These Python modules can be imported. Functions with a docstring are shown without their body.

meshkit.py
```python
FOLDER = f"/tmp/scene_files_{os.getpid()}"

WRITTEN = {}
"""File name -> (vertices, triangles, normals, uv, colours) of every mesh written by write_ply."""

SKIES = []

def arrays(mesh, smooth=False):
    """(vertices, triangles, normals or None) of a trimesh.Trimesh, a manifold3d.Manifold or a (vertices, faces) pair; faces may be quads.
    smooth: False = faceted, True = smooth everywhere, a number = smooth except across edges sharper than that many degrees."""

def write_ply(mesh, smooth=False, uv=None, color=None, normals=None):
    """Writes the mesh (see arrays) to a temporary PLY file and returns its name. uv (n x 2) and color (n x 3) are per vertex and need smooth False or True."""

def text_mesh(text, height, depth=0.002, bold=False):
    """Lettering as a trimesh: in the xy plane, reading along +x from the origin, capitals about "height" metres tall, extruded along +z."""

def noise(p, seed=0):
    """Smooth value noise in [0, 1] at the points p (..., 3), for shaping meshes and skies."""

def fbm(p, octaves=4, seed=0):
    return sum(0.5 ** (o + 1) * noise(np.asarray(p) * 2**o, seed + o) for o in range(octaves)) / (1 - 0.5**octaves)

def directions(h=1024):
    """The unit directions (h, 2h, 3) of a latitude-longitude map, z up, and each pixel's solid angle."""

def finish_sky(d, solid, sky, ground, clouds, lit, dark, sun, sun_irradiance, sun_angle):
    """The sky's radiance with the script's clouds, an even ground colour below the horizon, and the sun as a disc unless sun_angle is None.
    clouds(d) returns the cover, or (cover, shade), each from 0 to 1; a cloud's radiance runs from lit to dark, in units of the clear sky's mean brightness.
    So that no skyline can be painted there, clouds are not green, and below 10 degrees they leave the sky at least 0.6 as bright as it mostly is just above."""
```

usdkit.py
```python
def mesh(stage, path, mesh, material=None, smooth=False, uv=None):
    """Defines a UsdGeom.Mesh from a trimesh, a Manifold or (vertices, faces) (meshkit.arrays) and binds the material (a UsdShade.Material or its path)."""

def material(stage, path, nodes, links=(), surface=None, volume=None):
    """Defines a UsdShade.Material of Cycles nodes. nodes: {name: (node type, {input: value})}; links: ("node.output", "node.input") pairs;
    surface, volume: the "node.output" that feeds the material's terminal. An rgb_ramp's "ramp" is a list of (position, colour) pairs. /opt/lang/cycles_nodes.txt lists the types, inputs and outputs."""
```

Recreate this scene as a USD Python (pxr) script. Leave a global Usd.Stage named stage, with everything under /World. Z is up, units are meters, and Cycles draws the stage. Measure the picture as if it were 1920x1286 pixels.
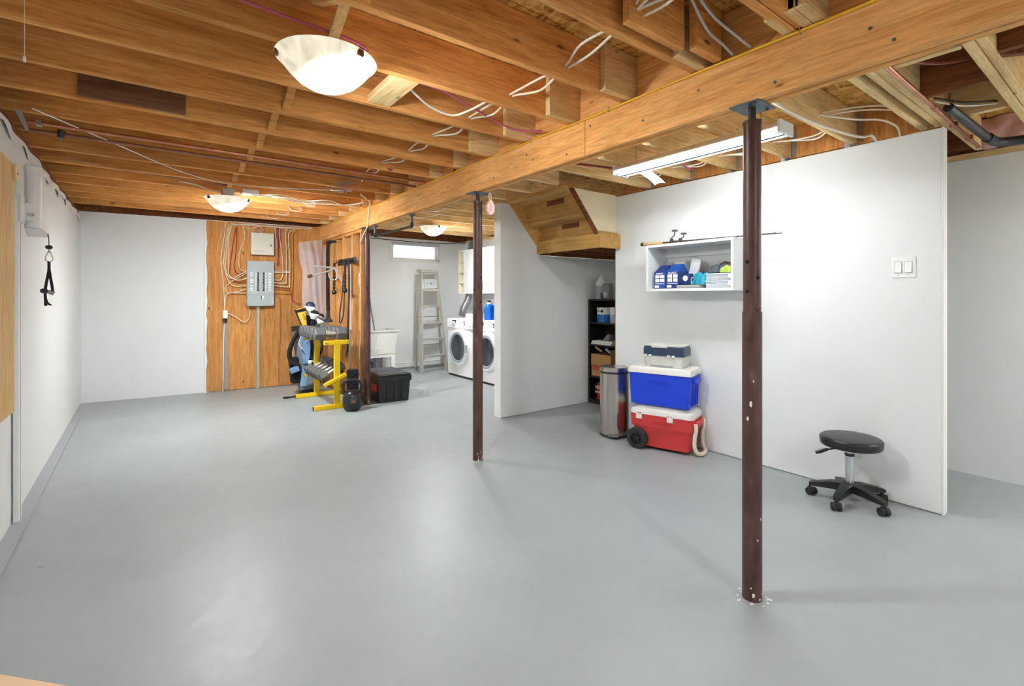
import math, random, re
import numpy as np
import trimesh
import manifold3d as m3
import shapely.geometry as sg
import usdkit, meshkit
from pxr import Usd, UsdGeom, UsdLux, UsdShade, Gf, Sdf, Vt

stage = Usd.Stage.CreateInMemory()
UsdGeom.SetStageUpAxis(stage, UsdGeom.Tokens.z)
UsdGeom.SetStageMetersPerUnit(stage, 1.0)
UsdGeom.Xform.Define(stage, '/World')
UsdGeom.Scope.Define(stage, '/World/Looks')
pi = math.pi

# ------------------------------------------------------------------ camera
EXPOSURE = 3.7
F_PX, YAW, CAM_Z = 905.0, math.radians(36.7177), 1.33
cam = UsdGeom.Camera.Define(stage, '/World/camera')
cam.CreateHorizontalApertureAttr(36.0)
cam.CreateVerticalApertureAttr(36.0 * 1286 / 1920)
cam.CreateFocalLengthAttr(F_PX / 1920 * 36.0)
cam.CreateVerticalApertureOffsetAttr(-88.0 / 1920 * 36.0)
cam.CreateClippingRangeAttr(Gf.Vec2f(0.05, 100))
cam.CreateExposureAttr(EXPOSURE)
_s, _c = math.sin(YAW), math.cos(YAW)
cam.AddTransformOp().Set(Gf.Matrix4d(_c, -_s, 0, 0, 0, 0, 1, 0, -_s, -_c, 0, 0, 0, 0, CAM_Z, 1))

# ------------------------------------------------------------------ daylight (enters only through the laundry window)
sky = UsdLux.DomeLight.Define(stage, '/World/sky_light')
sky.CreateColorAttr(Gf.Vec3f(0.93, 0.97, 1.0))
sky.CreateIntensityAttr(0.2)

# strengths of the lamps the room has (their own builders use them)
DOME_HOT, DOME_BASE, DOME_COL = 120.0, 0.055, (0.94, 1.0, 1.015)
TUBE_STRENGTH, TUBE_COL = 6.0, (0.90, 0.97, 1.0)

# ------------------------------------------------------------------ helpers
_used = set()
def uniq(path):
    p, k = path, 0
    while p in _used:
        k += 1
        p = f'{path}_{k:03d}'
    _used.add(p)
    return p

def rotm(rx=0, ry=0, rz=0):
    return trimesh.transformations.euler_matrix(math.radians(rx), math.radians(ry), math.radians(rz), 'sxyz')

class MB:
    """collects shapes into one mesh"""
    def __init__(self): self.m = []
    def add(self, mesh, M=None):
        if M is not None:
            mesh = mesh.copy(); mesh.apply_transform(M)
        self.m.append(mesh); return self
    def bx(self, x0, y0, z0, x1, y1, z1, b=0.0, M=None):
        x0, x1 = min(x0, x1), max(x0, x1); y0, y1 = min(y0, y1), max(y0, y1); z0, z1 = min(z0, z1), max(z0, z1)
        if b <= 0:
            t = trimesh.creation.box(extents=(x1-x0, y1-y0, z1-z0)); t.apply_translation(((x0+x1)/2, (y0+y1)/2, (z0+z1)/2))
        else:
            b = min(b, (x1-x0)*.45, (y1-y0)*.45, (z1-z0)*.45)
            pts = []
            for i in (0, 1):
                for j in (0, 1):
                    for k in (0, 1):
                        p = np.array([(x0, x1)[i], (y0, y1)[j], (z0, z1)[k]]); d = np.array([1-2*i, 1-2*j, 1-2*k])*b
                        for a in range(3):
                            q = p + d; q[a] = p[a]; pts.append(q)
            t = trimesh.convex.convex_hull(np.array(pts))
        return self.add(t, M)
    def rbx(self, x0, y0, z0, x1, y1, z1, r, seg=4, M=None):
        """box with round edges (hull of spheres)"""
        r = min(r, (x1-x0)*.49, (y1-y0)*.49, (z1-z0)*.49)
        s = trimesh.creation.uv_sphere(radius=r, count=[2*seg, 4*seg]).vertices
        pts = [s + np.array([x, y, z]) for x in (x0+r, x1-r) for y in (y0+r, y1-r) for z in (z0+r, z1-r)]
        return self.add(trimesh.convex.convex_hull(np.vstack(pts)), M)
    def hull(self, pts, M=None): return self.add(trimesh.convex.convex_hull(np.array(pts, float)), M)
    def cyl(self, p0, p1, r0, r1=None, seg=20):
        r1 = r0 if r1 is None else r1
        return self.tube([p0, p1], [r0, r1], seg)
    def tube(self, pts, r, seg=8, caps=True):
        pts = np.array(pts, float); n = len(pts)
        r = np.full(n, r, float) if np.ndim(r) == 0 else np.array(r, float)
        tan = np.gradient(pts, axis=0) if n > 2 else np.array([pts[1]-pts[0]]*2)
        tan /= np.maximum(np.linalg.norm(tan, axis=1, keepdims=True), 1e-9)
        ref = np.array([0, 0, 1.0]) if abs(tan[0][2]) < .9 else np.array([1.0, 0, 0])
        a = np.cross(tan[0], ref); a /= np.linalg.norm(a)
        v = []
        th = np.arange(seg)*2*pi/seg
        for i in range(n):
            a = a - tan[i]*(a@tan[i]); a /= max(np.linalg.norm(a), 1e-9)
            b = np.cross(tan[i], a)
            v.append(pts[i] + r[i]*(np.cos(th)[:, None]*a + np.sin(th)[:, None]*b))
        v = np.vstack(v); f = []
        for i in range(n-1):
            for j in range(seg):
                p, q = i*seg+j, i*seg+(j+1) % seg
                f += [[p, q, q+seg], [p, q+seg, p+seg]]
        if caps:
            v = np.vstack([v, pts[0], pts[-1]]); c0, c1 = len(v)-2, len(v)-1
            for j in range(seg):
                f += [[c0, (j+1) % seg, j], [c1, (n-1)*seg+j, (n-1)*seg+(j+1) % seg]]
        t = trimesh.Trimesh(v, f, process=False)
        return self.add(t)
    def lathe(self, prof, c=(0, 0, 0), seg=32, M=None):
        """prof: [(r, z)] from bottom to top, revolved about z"""
        th = np.arange(seg)*2*pi/seg; v, f = [], []
        for r, z in prof: v.append(np.stack([r*np.cos(th), r*np.sin(th), np.full(seg, z)], 1))
        v = np.vstack(v)
        for i in range(len(prof)-1):
            for j in range(seg):
                p, q = i*seg+j, i*seg+(j+1) % seg
                f += [[p, q, q+seg], [p, q+seg, p+seg]]
        t = trimesh.Trimesh(v, f, process=False)
        if M is not None: t.apply_transform(M)
        t.apply_translation(c)
        return self.add(t)
    def prism(self, poly, a0, a1, axis='y', M=None):
        """2-D polygon extruded: axis y -> poly is (x,z); axis x -> (y,z); axis z -> (x,y)"""
        p = sg.Polygon(poly) if not isinstance(poly, sg.Polygon) else poly
        t = trimesh.creation.extrude_polygon(p, abs(a1-a0), engine='earcut'); v = t.vertices.copy(); a = min(a0, a1)
        if axis == 'y': t.vertices = np.stack([v[:, 0], v[:, 2]+a, v[:, 1]], 1); t.invert()
        elif axis == 'x': t.vertices = np.stack([v[:, 2]+a, v[:, 0], v[:, 1]], 1)
        else: t.vertices = np.stack([v[:, 0], v[:, 1], v[:, 2]+a], 1)
        return self.add(t, M)
    def sheet(self, f, nu, nv, thick=0.0):
        """grid surface f(u,v)->point, u,v in 0..1; thickened along its normals"""
        U, V = np.meshgrid(np.linspace(0, 1, nu), np.linspace(0, 1, nv), indexing='ij')
        P = np.array([[f(U[i, j], V[i, j]) for j in range(nv)] for i in range(nu)], float)
        idx = np.arange(nu*nv).reshape(nu, nv); fs = []
        for i in range(nu-1):
            for j in range(nv-1):
                fs += [[idx[i, j], idx[i+1, j], idx[i+1, j+1]], [idx[i, j], idx[i+1, j+1], idx[i, j+1]]]
        t = trimesh.Trimesh(P.reshape(-1, 3), fs, process=False)
        if thick > 0:
            n = t.vertex_normals; N = len(t.vertices)
            v = np.vstack([t.vertices + n*thick/2, t.vertices - n*thick/2]); f2 = [list(x) for x in fs] + [[x[0]+N, x[2]+N, x[1]+N] for x in fs]
            ring = list(idx[:, 0]) + list(idx[-1, 1:]) + list(idx[-2::-1, -1]) + list(idx[0, -2:0:-1])
            for a, b in zip(ring, ring[1:] + ring[:1]): f2 += [[a, b+N, b], [a, a+N, b+N]]
            t = trimesh.Trimesh(v, f2, process=False)
        return self.add(t)
    def get(self):
        return trimesh.util.concatenate(self.m) if len(self.m) > 1 else self.m[0]
    def move(self, M):
        for t in self.m: t.apply_transform(M)
        return self

def spl(pts, n=8):
    """Catmull-Rom through the points"""
    p = np.array(pts, float); p = np.vstack([2*p[0]-p[1], p, 2*p[-1]-p[-2]]); out = []
    for i in range(1, len(p)-2):
        for t in np.linspace(0, 1, n, endpoint=False):
            a, b, c, d = p[i-1], p[i], p[i+1], p[i+2]
            out.append(.5*(2*b+(c-a)*t+(2*a-5*b+4*c-d)*t*t+(3*b-a-3*c+d)*t**3))
    out.append(p[-2]); return np.array(out)

def rrect(x0, y0, x1, y1, r, n=5):
    return sg.box(x0+r, y0+r, x1-r, y1-r).buffer(r, quad_segs=n)

def text(s, h, depth=0.002, bold=False, width=None):
    t = meshkit.text_mesh(s, h, depth, bold)
    if width:
        e = t.bounds[1][0]-t.bounds[0][0]
        t.apply_scale([width/e, 1, 1])
    return t

def put(mesh, origin, xdir, ydir):
    """places an xy-plane mesh: its x along xdir, its y along ydir"""
    x = np.array(xdir, float); x /= np.linalg.norm(x); y = np.array(ydir, float); y /= np.linalg.norm(y); z = np.cross(x, y)
    M = np.eye(4); M[:3, 0], M[:3, 1], M[:3, 2], M[:3, 3] = x, y, z, origin
    mesh = mesh.copy(); mesh.apply_transform(M); return mesh

def tag(p, label=None, cat=None, group=None, kind=None):
    for k, v in (('label', label), ('category', cat), ('group', group), ('kind', kind)):
        if v: p.SetCustomDataByKey(k, v)
    return p

def thing(name, label, cat, loc=(0, 0, 0), rz=0, group=None, kind=None):
    x = UsdGeom.Xform.Define(stage, uniq('/World/' + name))
    x.AddTranslateOp().Set(Gf.Vec3d(*map(float, loc)))
    if rz: x.AddRotateZOp().Set(float(rz))
    return tag(x.GetPrim(), label, cat, group, kind)

def part(parent, name, mb, mat, label=None, smooth=35, kind=None):
    m = usdkit.mesh(stage, uniq(f'{parent.GetPath()}/{name}'), mb.get() if isinstance(mb, MB) else mb, MAT[mat], smooth=smooth)
    return tag(m.GetPrim(), label=label, kind=kind)

def solo(name, label, cat, mb, mat, group=None, kind=None, smooth=35):
    """a thing that is one mesh, its origin at the middle of its base"""
    t = (mb.get() if isinstance(mb, MB) else mb).copy(); b = t.bounds
    o = np.array([(b[0][0]+b[1][0])/2, (b[0][1]+b[1][1])/2, b[0][2]]); t.apply_translation(-o)
    m = usdkit.mesh(stage, uniq('/World/' + name), t, MAT[mat], smooth=smooth)
    m.AddTranslateOp().Set(Gf.Vec3d(*map(float, o)))
    return tag(m.GetPrim(), label, cat, group, kind)

def dup(root, label, loc, rz=0, group=None, rot=None):
    was = root.GetCustomData()
    x = UsdGeom.Xform.Define(stage, uniq('/World/' + re.sub(r'_\d{3}$', '', root.GetName())))
    x.GetPrim().GetReferences().AddInternalReference(root.GetPath())
    x.ClearXformOpOrder()
    x.AddTranslateOp(opSuffix='place').Set(Gf.Vec3d(*map(float, loc)))
    if rz: x.AddRotateZOp(opSuffix='turn').Set(float(rz))
    if rot: x.AddRotateXYZOp(opSuffix='tilt').Set(Gf.Vec3f(*rot))
    x.GetPrim().SetInstanceable(True)
    return tag(x.GetPrim(), label, was['category'], group or was.get('group'))

# ------------------------------------------------------------------ materials
MAT = {}
def srgb(r, g, b):
    f = lambda c: (c/255/12.92 if c/255 <= .04045 else ((c/255+.055)/1.055)**2.4)
    return (f(r), f(g), f(b))

def plain(name, col, rough=.5, metal=0.0, var=0.06, scale=9.0, bump=0.0, rv=.12, **kw):
    """a painted, plastic or metal surface with slight tone and roughness variation"""
    c = np.array(col, float)
    nodes = {'tc': ('texture_coordinate', {}), 'n': ('noise_texture', {'scale': scale, 'detail': 5.0, 'roughness': .6}),
             'r': ('rgb_ramp', {'ramp': [(.3, tuple(c*(1-var))), (.7, tuple(np.minimum(c*(1+var), 1)))]}),
             'mr': ('map_range', {'from_min': .3, 'from_max': .7, 'to_min': rough*(1-rv), 'to_max': min(rough*(1+rv), 1.0)}),
             'p': ('principled_bsdf', {'metallic': metal, **kw})}
    links = [('tc.object', 'n.vector'), ('n.fac', 'r.fac'), ('r.color', 'p.base_color'), ('n.fac', 'mr.value'), ('mr.result', 'p.roughness')]
    if bump:
        nodes['n2'] = ('noise_texture', {'scale': 180.0, 'detail': 3.0}); nodes['b'] = ('bump', {'strength': bump, 'distance': .002})
        links += [('tc.object', 'n2.vector'), ('n2.fac', 'b.height'), ('b.normal', 'p.normal')]
    MAT[name] = usdkit.material(stage, '/World/Looks/' + name, nodes, links, surface='p.BSDF')

def wood(name, axis, light, mid, dark, knot=(.16, .07, .025), knots=1.0, rough=.85, seed=0.0):
    """sawn softwood: grain stretched along the axis, knots, slight relief"""
    al, ac = 1.1, 14.0
    sc = [ac, ac, ac]; sc['xyz'.index(axis)] = al
    ks = [4.2, 4.2, 4.2]; ks['xyz'.index(axis)] = 1.7
    nodes = {'tc': ('texture_coordinate', {}),
             'm': ('mapping', {'scale': tuple(sc), 'location': (seed, seed*1.7, seed*.6)}), 'n': ('noise_texture', {'scale': 2.2, 'detail': 7.0, 'roughness': .6, 'distortion': .5}),
             'r': ('rgb_ramp', {'ramp': [(.28, dark), (.48, mid), (.72, light)]}),
             'm2': ('mapping', {'scale': (.9, .9, .9), 'location': (seed, 0, seed)}), 'n2': ('noise_texture', {'scale': 1.3, 'detail': 2.0}),
             'mr2': ('map_range', {'from_min': .3, 'from_max': .7, 'to_min': .78, 'to_max': 1.14}), 'mul': ('mix_color', {'blend_type': 'multiply', 'fac': 1.0}), 'cc': ('combine_color', {}),
             'mk': ('mapping', {'scale': tuple(ks), 'location': (seed*2, seed, seed*3)}), 'v': ('voronoi_texture', {'scale': 1.5, 'randomness': 1.0}),
             'kr': ('map_range', {'from_min': .035, 'from_max': .085, 'to_min': .9*knots, 'to_max': 0.0, 'clamp': True, 'range_type': 'smoothstep'}),
             'mix': ('mix_color', {'b': knot}),
             'nf': ('noise_texture', {'scale': 9.0, 'detail': 4.0, 'roughness': .7}), 'mf': ('map_range', {'from_min': .35, 'from_max': .6, 'to_min': .80, 'to_max': 1.05, 'clamp': True}), 'cf': ('combine_color', {}), 'mulf': ('mix_color', {'blend_type': 'multiply', 'fac': 1.0}),
             'bp': ('bump', {'strength': .25, 'distance': .002}),
             'p': ('principled_bsdf', {'roughness': rough, 'specular_ior_level': .15})}
    links = [('tc.object', 'm.vector'), ('m.vector', 'n.vector'), ('n.fac', 'r.fac'), ('tc.object', 'm2.vector'), ('m2.vector', 'n2.vector'), ('n2.fac', 'mr2.value'),
             ('mr2.result', 'cc.r'), ('mr2.result', 'cc.g'), ('mr2.result', 'cc.b'), ('r.color', 'mul.a'), ('cc.color', 'mul.b'),
             ('tc.object', 'mk.vector'), ('mk.vector', 'v.vector'), ('v.distance', 'kr.value'), ('kr.result', 'mix.fac'), ('mul.result', 'mix.a'),
             ('m.vector', 'nf.vector'), ('nf.fac', 'mf.value'), ('mf.result', 'cf.r'), ('mf.result', 'cf.g'), ('mf.result', 'cf.b'), ('mix.result', 'mulf.a'), ('cf.color', 'mulf.b'), ('mulf.result', 'p.base_color'), ('n.fac', 'bp.height'), ('bp.normal', 'p.normal')]
    MAT[name] = usdkit.material(stage, '/World/Looks/' + name, nodes, links, surface='p.BSDF')

OR_L, OR_M, OR_D = srgb(244, 182, 112), srgb(226, 158, 90), srgb(196, 128, 66)
PL_L, PL_M, PL_D = srgb(250, 222, 168), srgb(240, 204, 146), srgb(216, 174, 116)
wood('joist_wood', 'x', OR_L, OR_M, OR_D)
wood('beam_wood', 'y', srgb(252, 196, 128), srgb(242, 176, 106), srgb(216, 146, 80), seed=3.0)
wood('stud_wood', 'z', srgb(226, 166, 100), srgb(206, 142, 80), srgb(180, 114, 58), seed=5.0)
wood('plywood', 'z', srgb(222, 164, 100), srgb(204, 143, 82), srgb(184, 120, 62), seed=8.0)
wood('pale_wood_x', 'x', PL_L, PL_M, PL_D, knots=.6, seed=2.0)
wood('pale_wood_y', 'y', PL_L, PL_M, PL_D, knots=.6, seed=4.0)
wood('stair_wood', 'y', srgb(222, 178, 112), srgb(206, 160, 96), srgb(186, 138, 78), knots=.25, seed=6.0)
wood('dark_wood', 'x', srgb(150, 108, 80), srgb(132, 92, 66), srgb(104, 70, 50), seed=7.0)
wood('rim_wood', 'y', srgb(150, 96, 60), srgb(126, 78, 48), srgb(92, 54, 32), seed=9.0)
wood('pine_board', 'z', srgb(240, 206, 150), srgb(232, 192, 136), srgb(214, 164, 104), knot=srgb(170, 96, 40), seed=11.0)

def osb(name):
    """strand board: overlapping flakes in two directions, with dark gaps between some of them"""
    nodes = {'tc': ('texture_coordinate', {}), 'nd': ('noise_texture', {'scale': 7.0, 'detail': 3.0}), 'wv': ('mix_vector', {'fac': .06}),
             'm': ('mapping', {'scale': (10.0, 44.0, 20.0), 'rotation': (0, 0, .45)}), 'v': ('voronoi_texture', {'scale': 1.0, 'randomness': 1.0}), 'h': ('separate_color', {}),
             'm2': ('mapping', {'scale': (46.0, 12.0, 20.0), 'rotation': (0, 0, .8)}), 'v2': ('voronoi_texture', {'scale': 1.0}), 'h2': ('separate_color', {}),
             'mx': ('mix_float', {'fac': .5}),
             'r': ('rgb_ramp', {'ramp': [(.10, srgb(150, 96, 40)), (.3, srgb(206, 148, 76)), (.6, srgb(226, 172, 96)), (.85, srgb(240, 198, 128))]}),
             'm3': ('mapping', {'scale': (7.0, 26.0, 10.0), 'rotation': (0, 0, .3)}), 'v3': ('voronoi_texture', {'scale': 1.0}), 'dk': ('map_range', {'from_min': .06, 'from_max': .13, 'to_min': .8, 'to_max': 0.0, 'clamp': True}),
             'mix': ('mix_color', {'b': srgb(84, 48, 20)}),
             'bp': ('bump', {'strength': .5, 'distance': .003}), 'p': ('principled_bsdf', {'roughness': .75, 'specular_ior_level': .2})}
    links = [('tc.object', 'nd.vector'), ('tc.object', 'wv.a'), ('nd.color', 'wv.b'), ('wv.result', 'm.vector'), ('m.vector', 'v.vector'), ('v.color', 'h.color'), ('wv.result', 'm2.vector'), ('m2.vector', 'v2.vector'), ('v2.color', 'h2.color'),
             ('h.r', 'mx.a'), ('h2.r', 'mx.b'), ('mx.result', 'r.fac'), ('wv.result', 'm3.vector'), ('m3.vector', 'v3.vector'), ('v3.distance', 'dk.value'), ('dk.result', 'mix.fac'), ('r.color', 'mix.a'), ('mix.result', 'p.base_color'),
             ('mx.result', 'bp.height'), ('bp.normal', 'p.normal')]
    MAT[name] = usdkit.material(stage, '/World/Looks/' + name, nodes, links, surface='p.BSDF')
osb('osb')

def floor_paint():
    c0, c1 = np.array(srgb(150, 157, 159)), np.array(srgb(160, 167, 169))
    nodes = {'tc': ('texture_coordinate', {}), 'n': ('noise_texture', {'scale': 1.4, 'detail': 6.0, 'roughness': .65}),
             'r': ('rgb_ramp', {'ramp': [(.3, tuple(c0)), (.7, tuple(c1))]}),
             'v': ('voronoi_texture', {'scale': 2.3, 'randomness': 1.0}), 'k': ('map_range', {'from_min': .012, 'from_max': .03, 'to_min': .75, 'to_max': 0.0, 'clamp': True}),
             'mix': ('mix_color', {'b': srgb(110, 104, 98)}),
             'n3': ('noise_texture', {'scale': 14.0, 'detail': 4.0}), 'mr': ('map_range', {'from_min': .3, 'from_max': .7, 'to_min': .34, 'to_max': .46}),
             'n2': ('noise_texture', {'scale': 30.0, 'detail': 5.0}), 'bp': ('bump', {'strength': .12, 'distance': .004}),
             'p': ('principled_bsdf', {'specular_ior_level': .5})}
    links = [('tc.object', 'n.vector'), ('n.fac', 'r.fac'), ('tc.object', 'v.vector'), ('v.distance', 'k.value'), ('k.result', 'mix.fac'), ('r.color', 'mix.a'), ('mix.result', 'p.base_color'),
             ('tc.object', 'n3.vector'), ('n3.fac', 'mr.value'), ('mr.result', 'p.roughness'), ('tc.object', 'n2.vector'), ('n2.fac', 'bp.height'), ('bp.normal', 'p.normal')]
    MAT['floor_paint'] = usdkit.material(stage, '/World/Looks/floor_paint', nodes, links, surface='p.BSDF')
floor_paint()

def steel_post():
    """dark red-brown primer with paler rubbed patches"""
    nodes = {'tc': ('texture_coordinate', {}), 'm': ('mapping', {'scale': (9.0, 9.0, 3.0)}), 'n': ('noise_texture', {'scale': 2.0, 'detail': 6.0}),
             'r': ('rgb_ramp', {'ramp': [(.3, srgb(70, 44, 40)), (.6, srgb(94, 64, 58)), (.78, srgb(124, 100, 96))]}),
             'mr': ('map_range', {'from_min': .3, 'from_max': .7, 'to_min': .3, 'to_max': .5}), 'p': ('principled_bsdf', {'metallic': .15})}
    links = [('tc.object', 'm.vector'), ('m.vector', 'n.vector'), ('n.fac', 'r.fac'), ('r.color', 'p.base_color'), ('n.fac', 'mr.value'), ('mr.result', 'p.roughness')]
    MAT['post_paint'] = usdkit.material(stage, '/World/Looks/post_paint', nodes, links, surface='p.BSDF')
steel_post()

def lamp_glass(name, hot, base, col):
    """alabaster glass bowl lit from a bulb inside: brightest nearest the bulb (bowl's own coordinates)"""
    nodes = {'tc': ('texture_coordinate', {}), 'd': ('vector_math', {'math_type': 'distance', 'vector2': (0.05, -0.03, -0.06)}),
             'mr': ('map_range', {'from_min': .02, 'from_max': .20, 'to_min': 1.0, 'to_max': 0.0, 'clamp': True}), 'pw': ('math', {'math_type': 'power', 'value2': 3.2}), 'ma': ('math', {'math_type': 'multiply_add', 'value2': hot, 'value3': base}),
             'n': ('noise_texture', {'scale': 7.0, 'detail': 4.0, 'distortion': 2.5}), 'mr2': ('map_range', {'from_min': .35, 'from_max': .65, 'to_min': .7, 'to_max': 1.2}),
             'mm': ('math', {'math_type': 'multiply'}),
             'p': ('principled_bsdf', {'base_color': (.5, .48, .42), 'roughness': .2, }), 'cr': ('rgb_ramp', {'ramp': [(0.0, (1.0, .90, .68)), (.02, (1.0, .93, .78)), (.10, col), (1.0, col)]})}
    links = [('tc.object', 'd.vector1'), ('d.value', 'mr.value'), ('tc.object', 'n.vector'), ('n.fac', 'mr2.value'), ('mr.result', 'pw.value1'), ('pw.value', 'ma.value1'), ('ma.value', 'mm.value1'), ('mr2.result', 'mm.value2'), ('mm.value', 'p.emission_strength'), ('pw.value', 'cr.fac'), ('cr.color', 'p.emission_color')]
    MAT[name] = usdkit.material(stage, '/World/Looks/' + name, nodes, links, surface='p.BSDF')
lamp_glass('lamp_glass', DOME_HOT*1.15, DOME_BASE, DOME_COL)
lamp_glass('lamp_glass_near', DOME_HOT*.6, DOME_BASE, DOME_COL)
lamp_glass('lamp_glass_far', DOME_HOT*1.35, DOME_BASE, DOME_COL)
lamp_glass('lamp_glass_passage', DOME_HOT*.9, DOME_BASE, DOME_COL)
lamp_glass('lamp_glass_laundry', DOME_HOT*.95, DOME_BASE, DOME_COL)
MAT['tube_light'] = usdkit.material(stage, '/World/Looks/tube_light', {'e': ('emission', {'color': TUBE_COL, 'strength': TUBE_STRENGTH})}, surface='e.emission')

MAT['window_pane'] = usdkit.material(stage, '/World/Looks/window_pane', {'t': ('transparent_bsdf', {'color': (.96, .98, .98)}), 'g': ('glossy_bsdf', {'roughness': .02, 'color': (1, 1, 1)}), 'f': ('fresnel', {'IOR': 1.45}), 'm': ('mix_closure', {})},
                                     [('f.fac', 'm.fac'), ('t.BSDF', 'm.closure1'), ('g.BSDF', 'm.closure2')], surface='m.closure')
MAT['plastic_film'] = usdkit.material(stage, '/World/Looks/plastic_film', {'t': ('transparent_bsdf', {'color': (.96, .94, .93)}), 'p': ('principled_bsdf', {'base_color': (.86, .82, .80), 'roughness': .1}), 'm': ('mix_closure', {'fac': .30})},
                                      [('t.BSDF', 'm.closure1'), ('p.BSDF', 'm.closure2')], surface='m.closure')
MAT['clear_plastic'] = usdkit.material(stage, '/World/Looks/clear_plastic', {'t': ('transparent_bsdf', {'color': (.95, .96, .97)}), 'p': ('principled_bsdf', {'base_color': (.85, .87, .9), 'roughness': .15}), 'm': ('mix_closure', {'fac': .45})},
                                       [('t.BSDF', 'm.closure1'), ('p.BSDF', 'm.closure2')], surface='m.closure')

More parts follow.
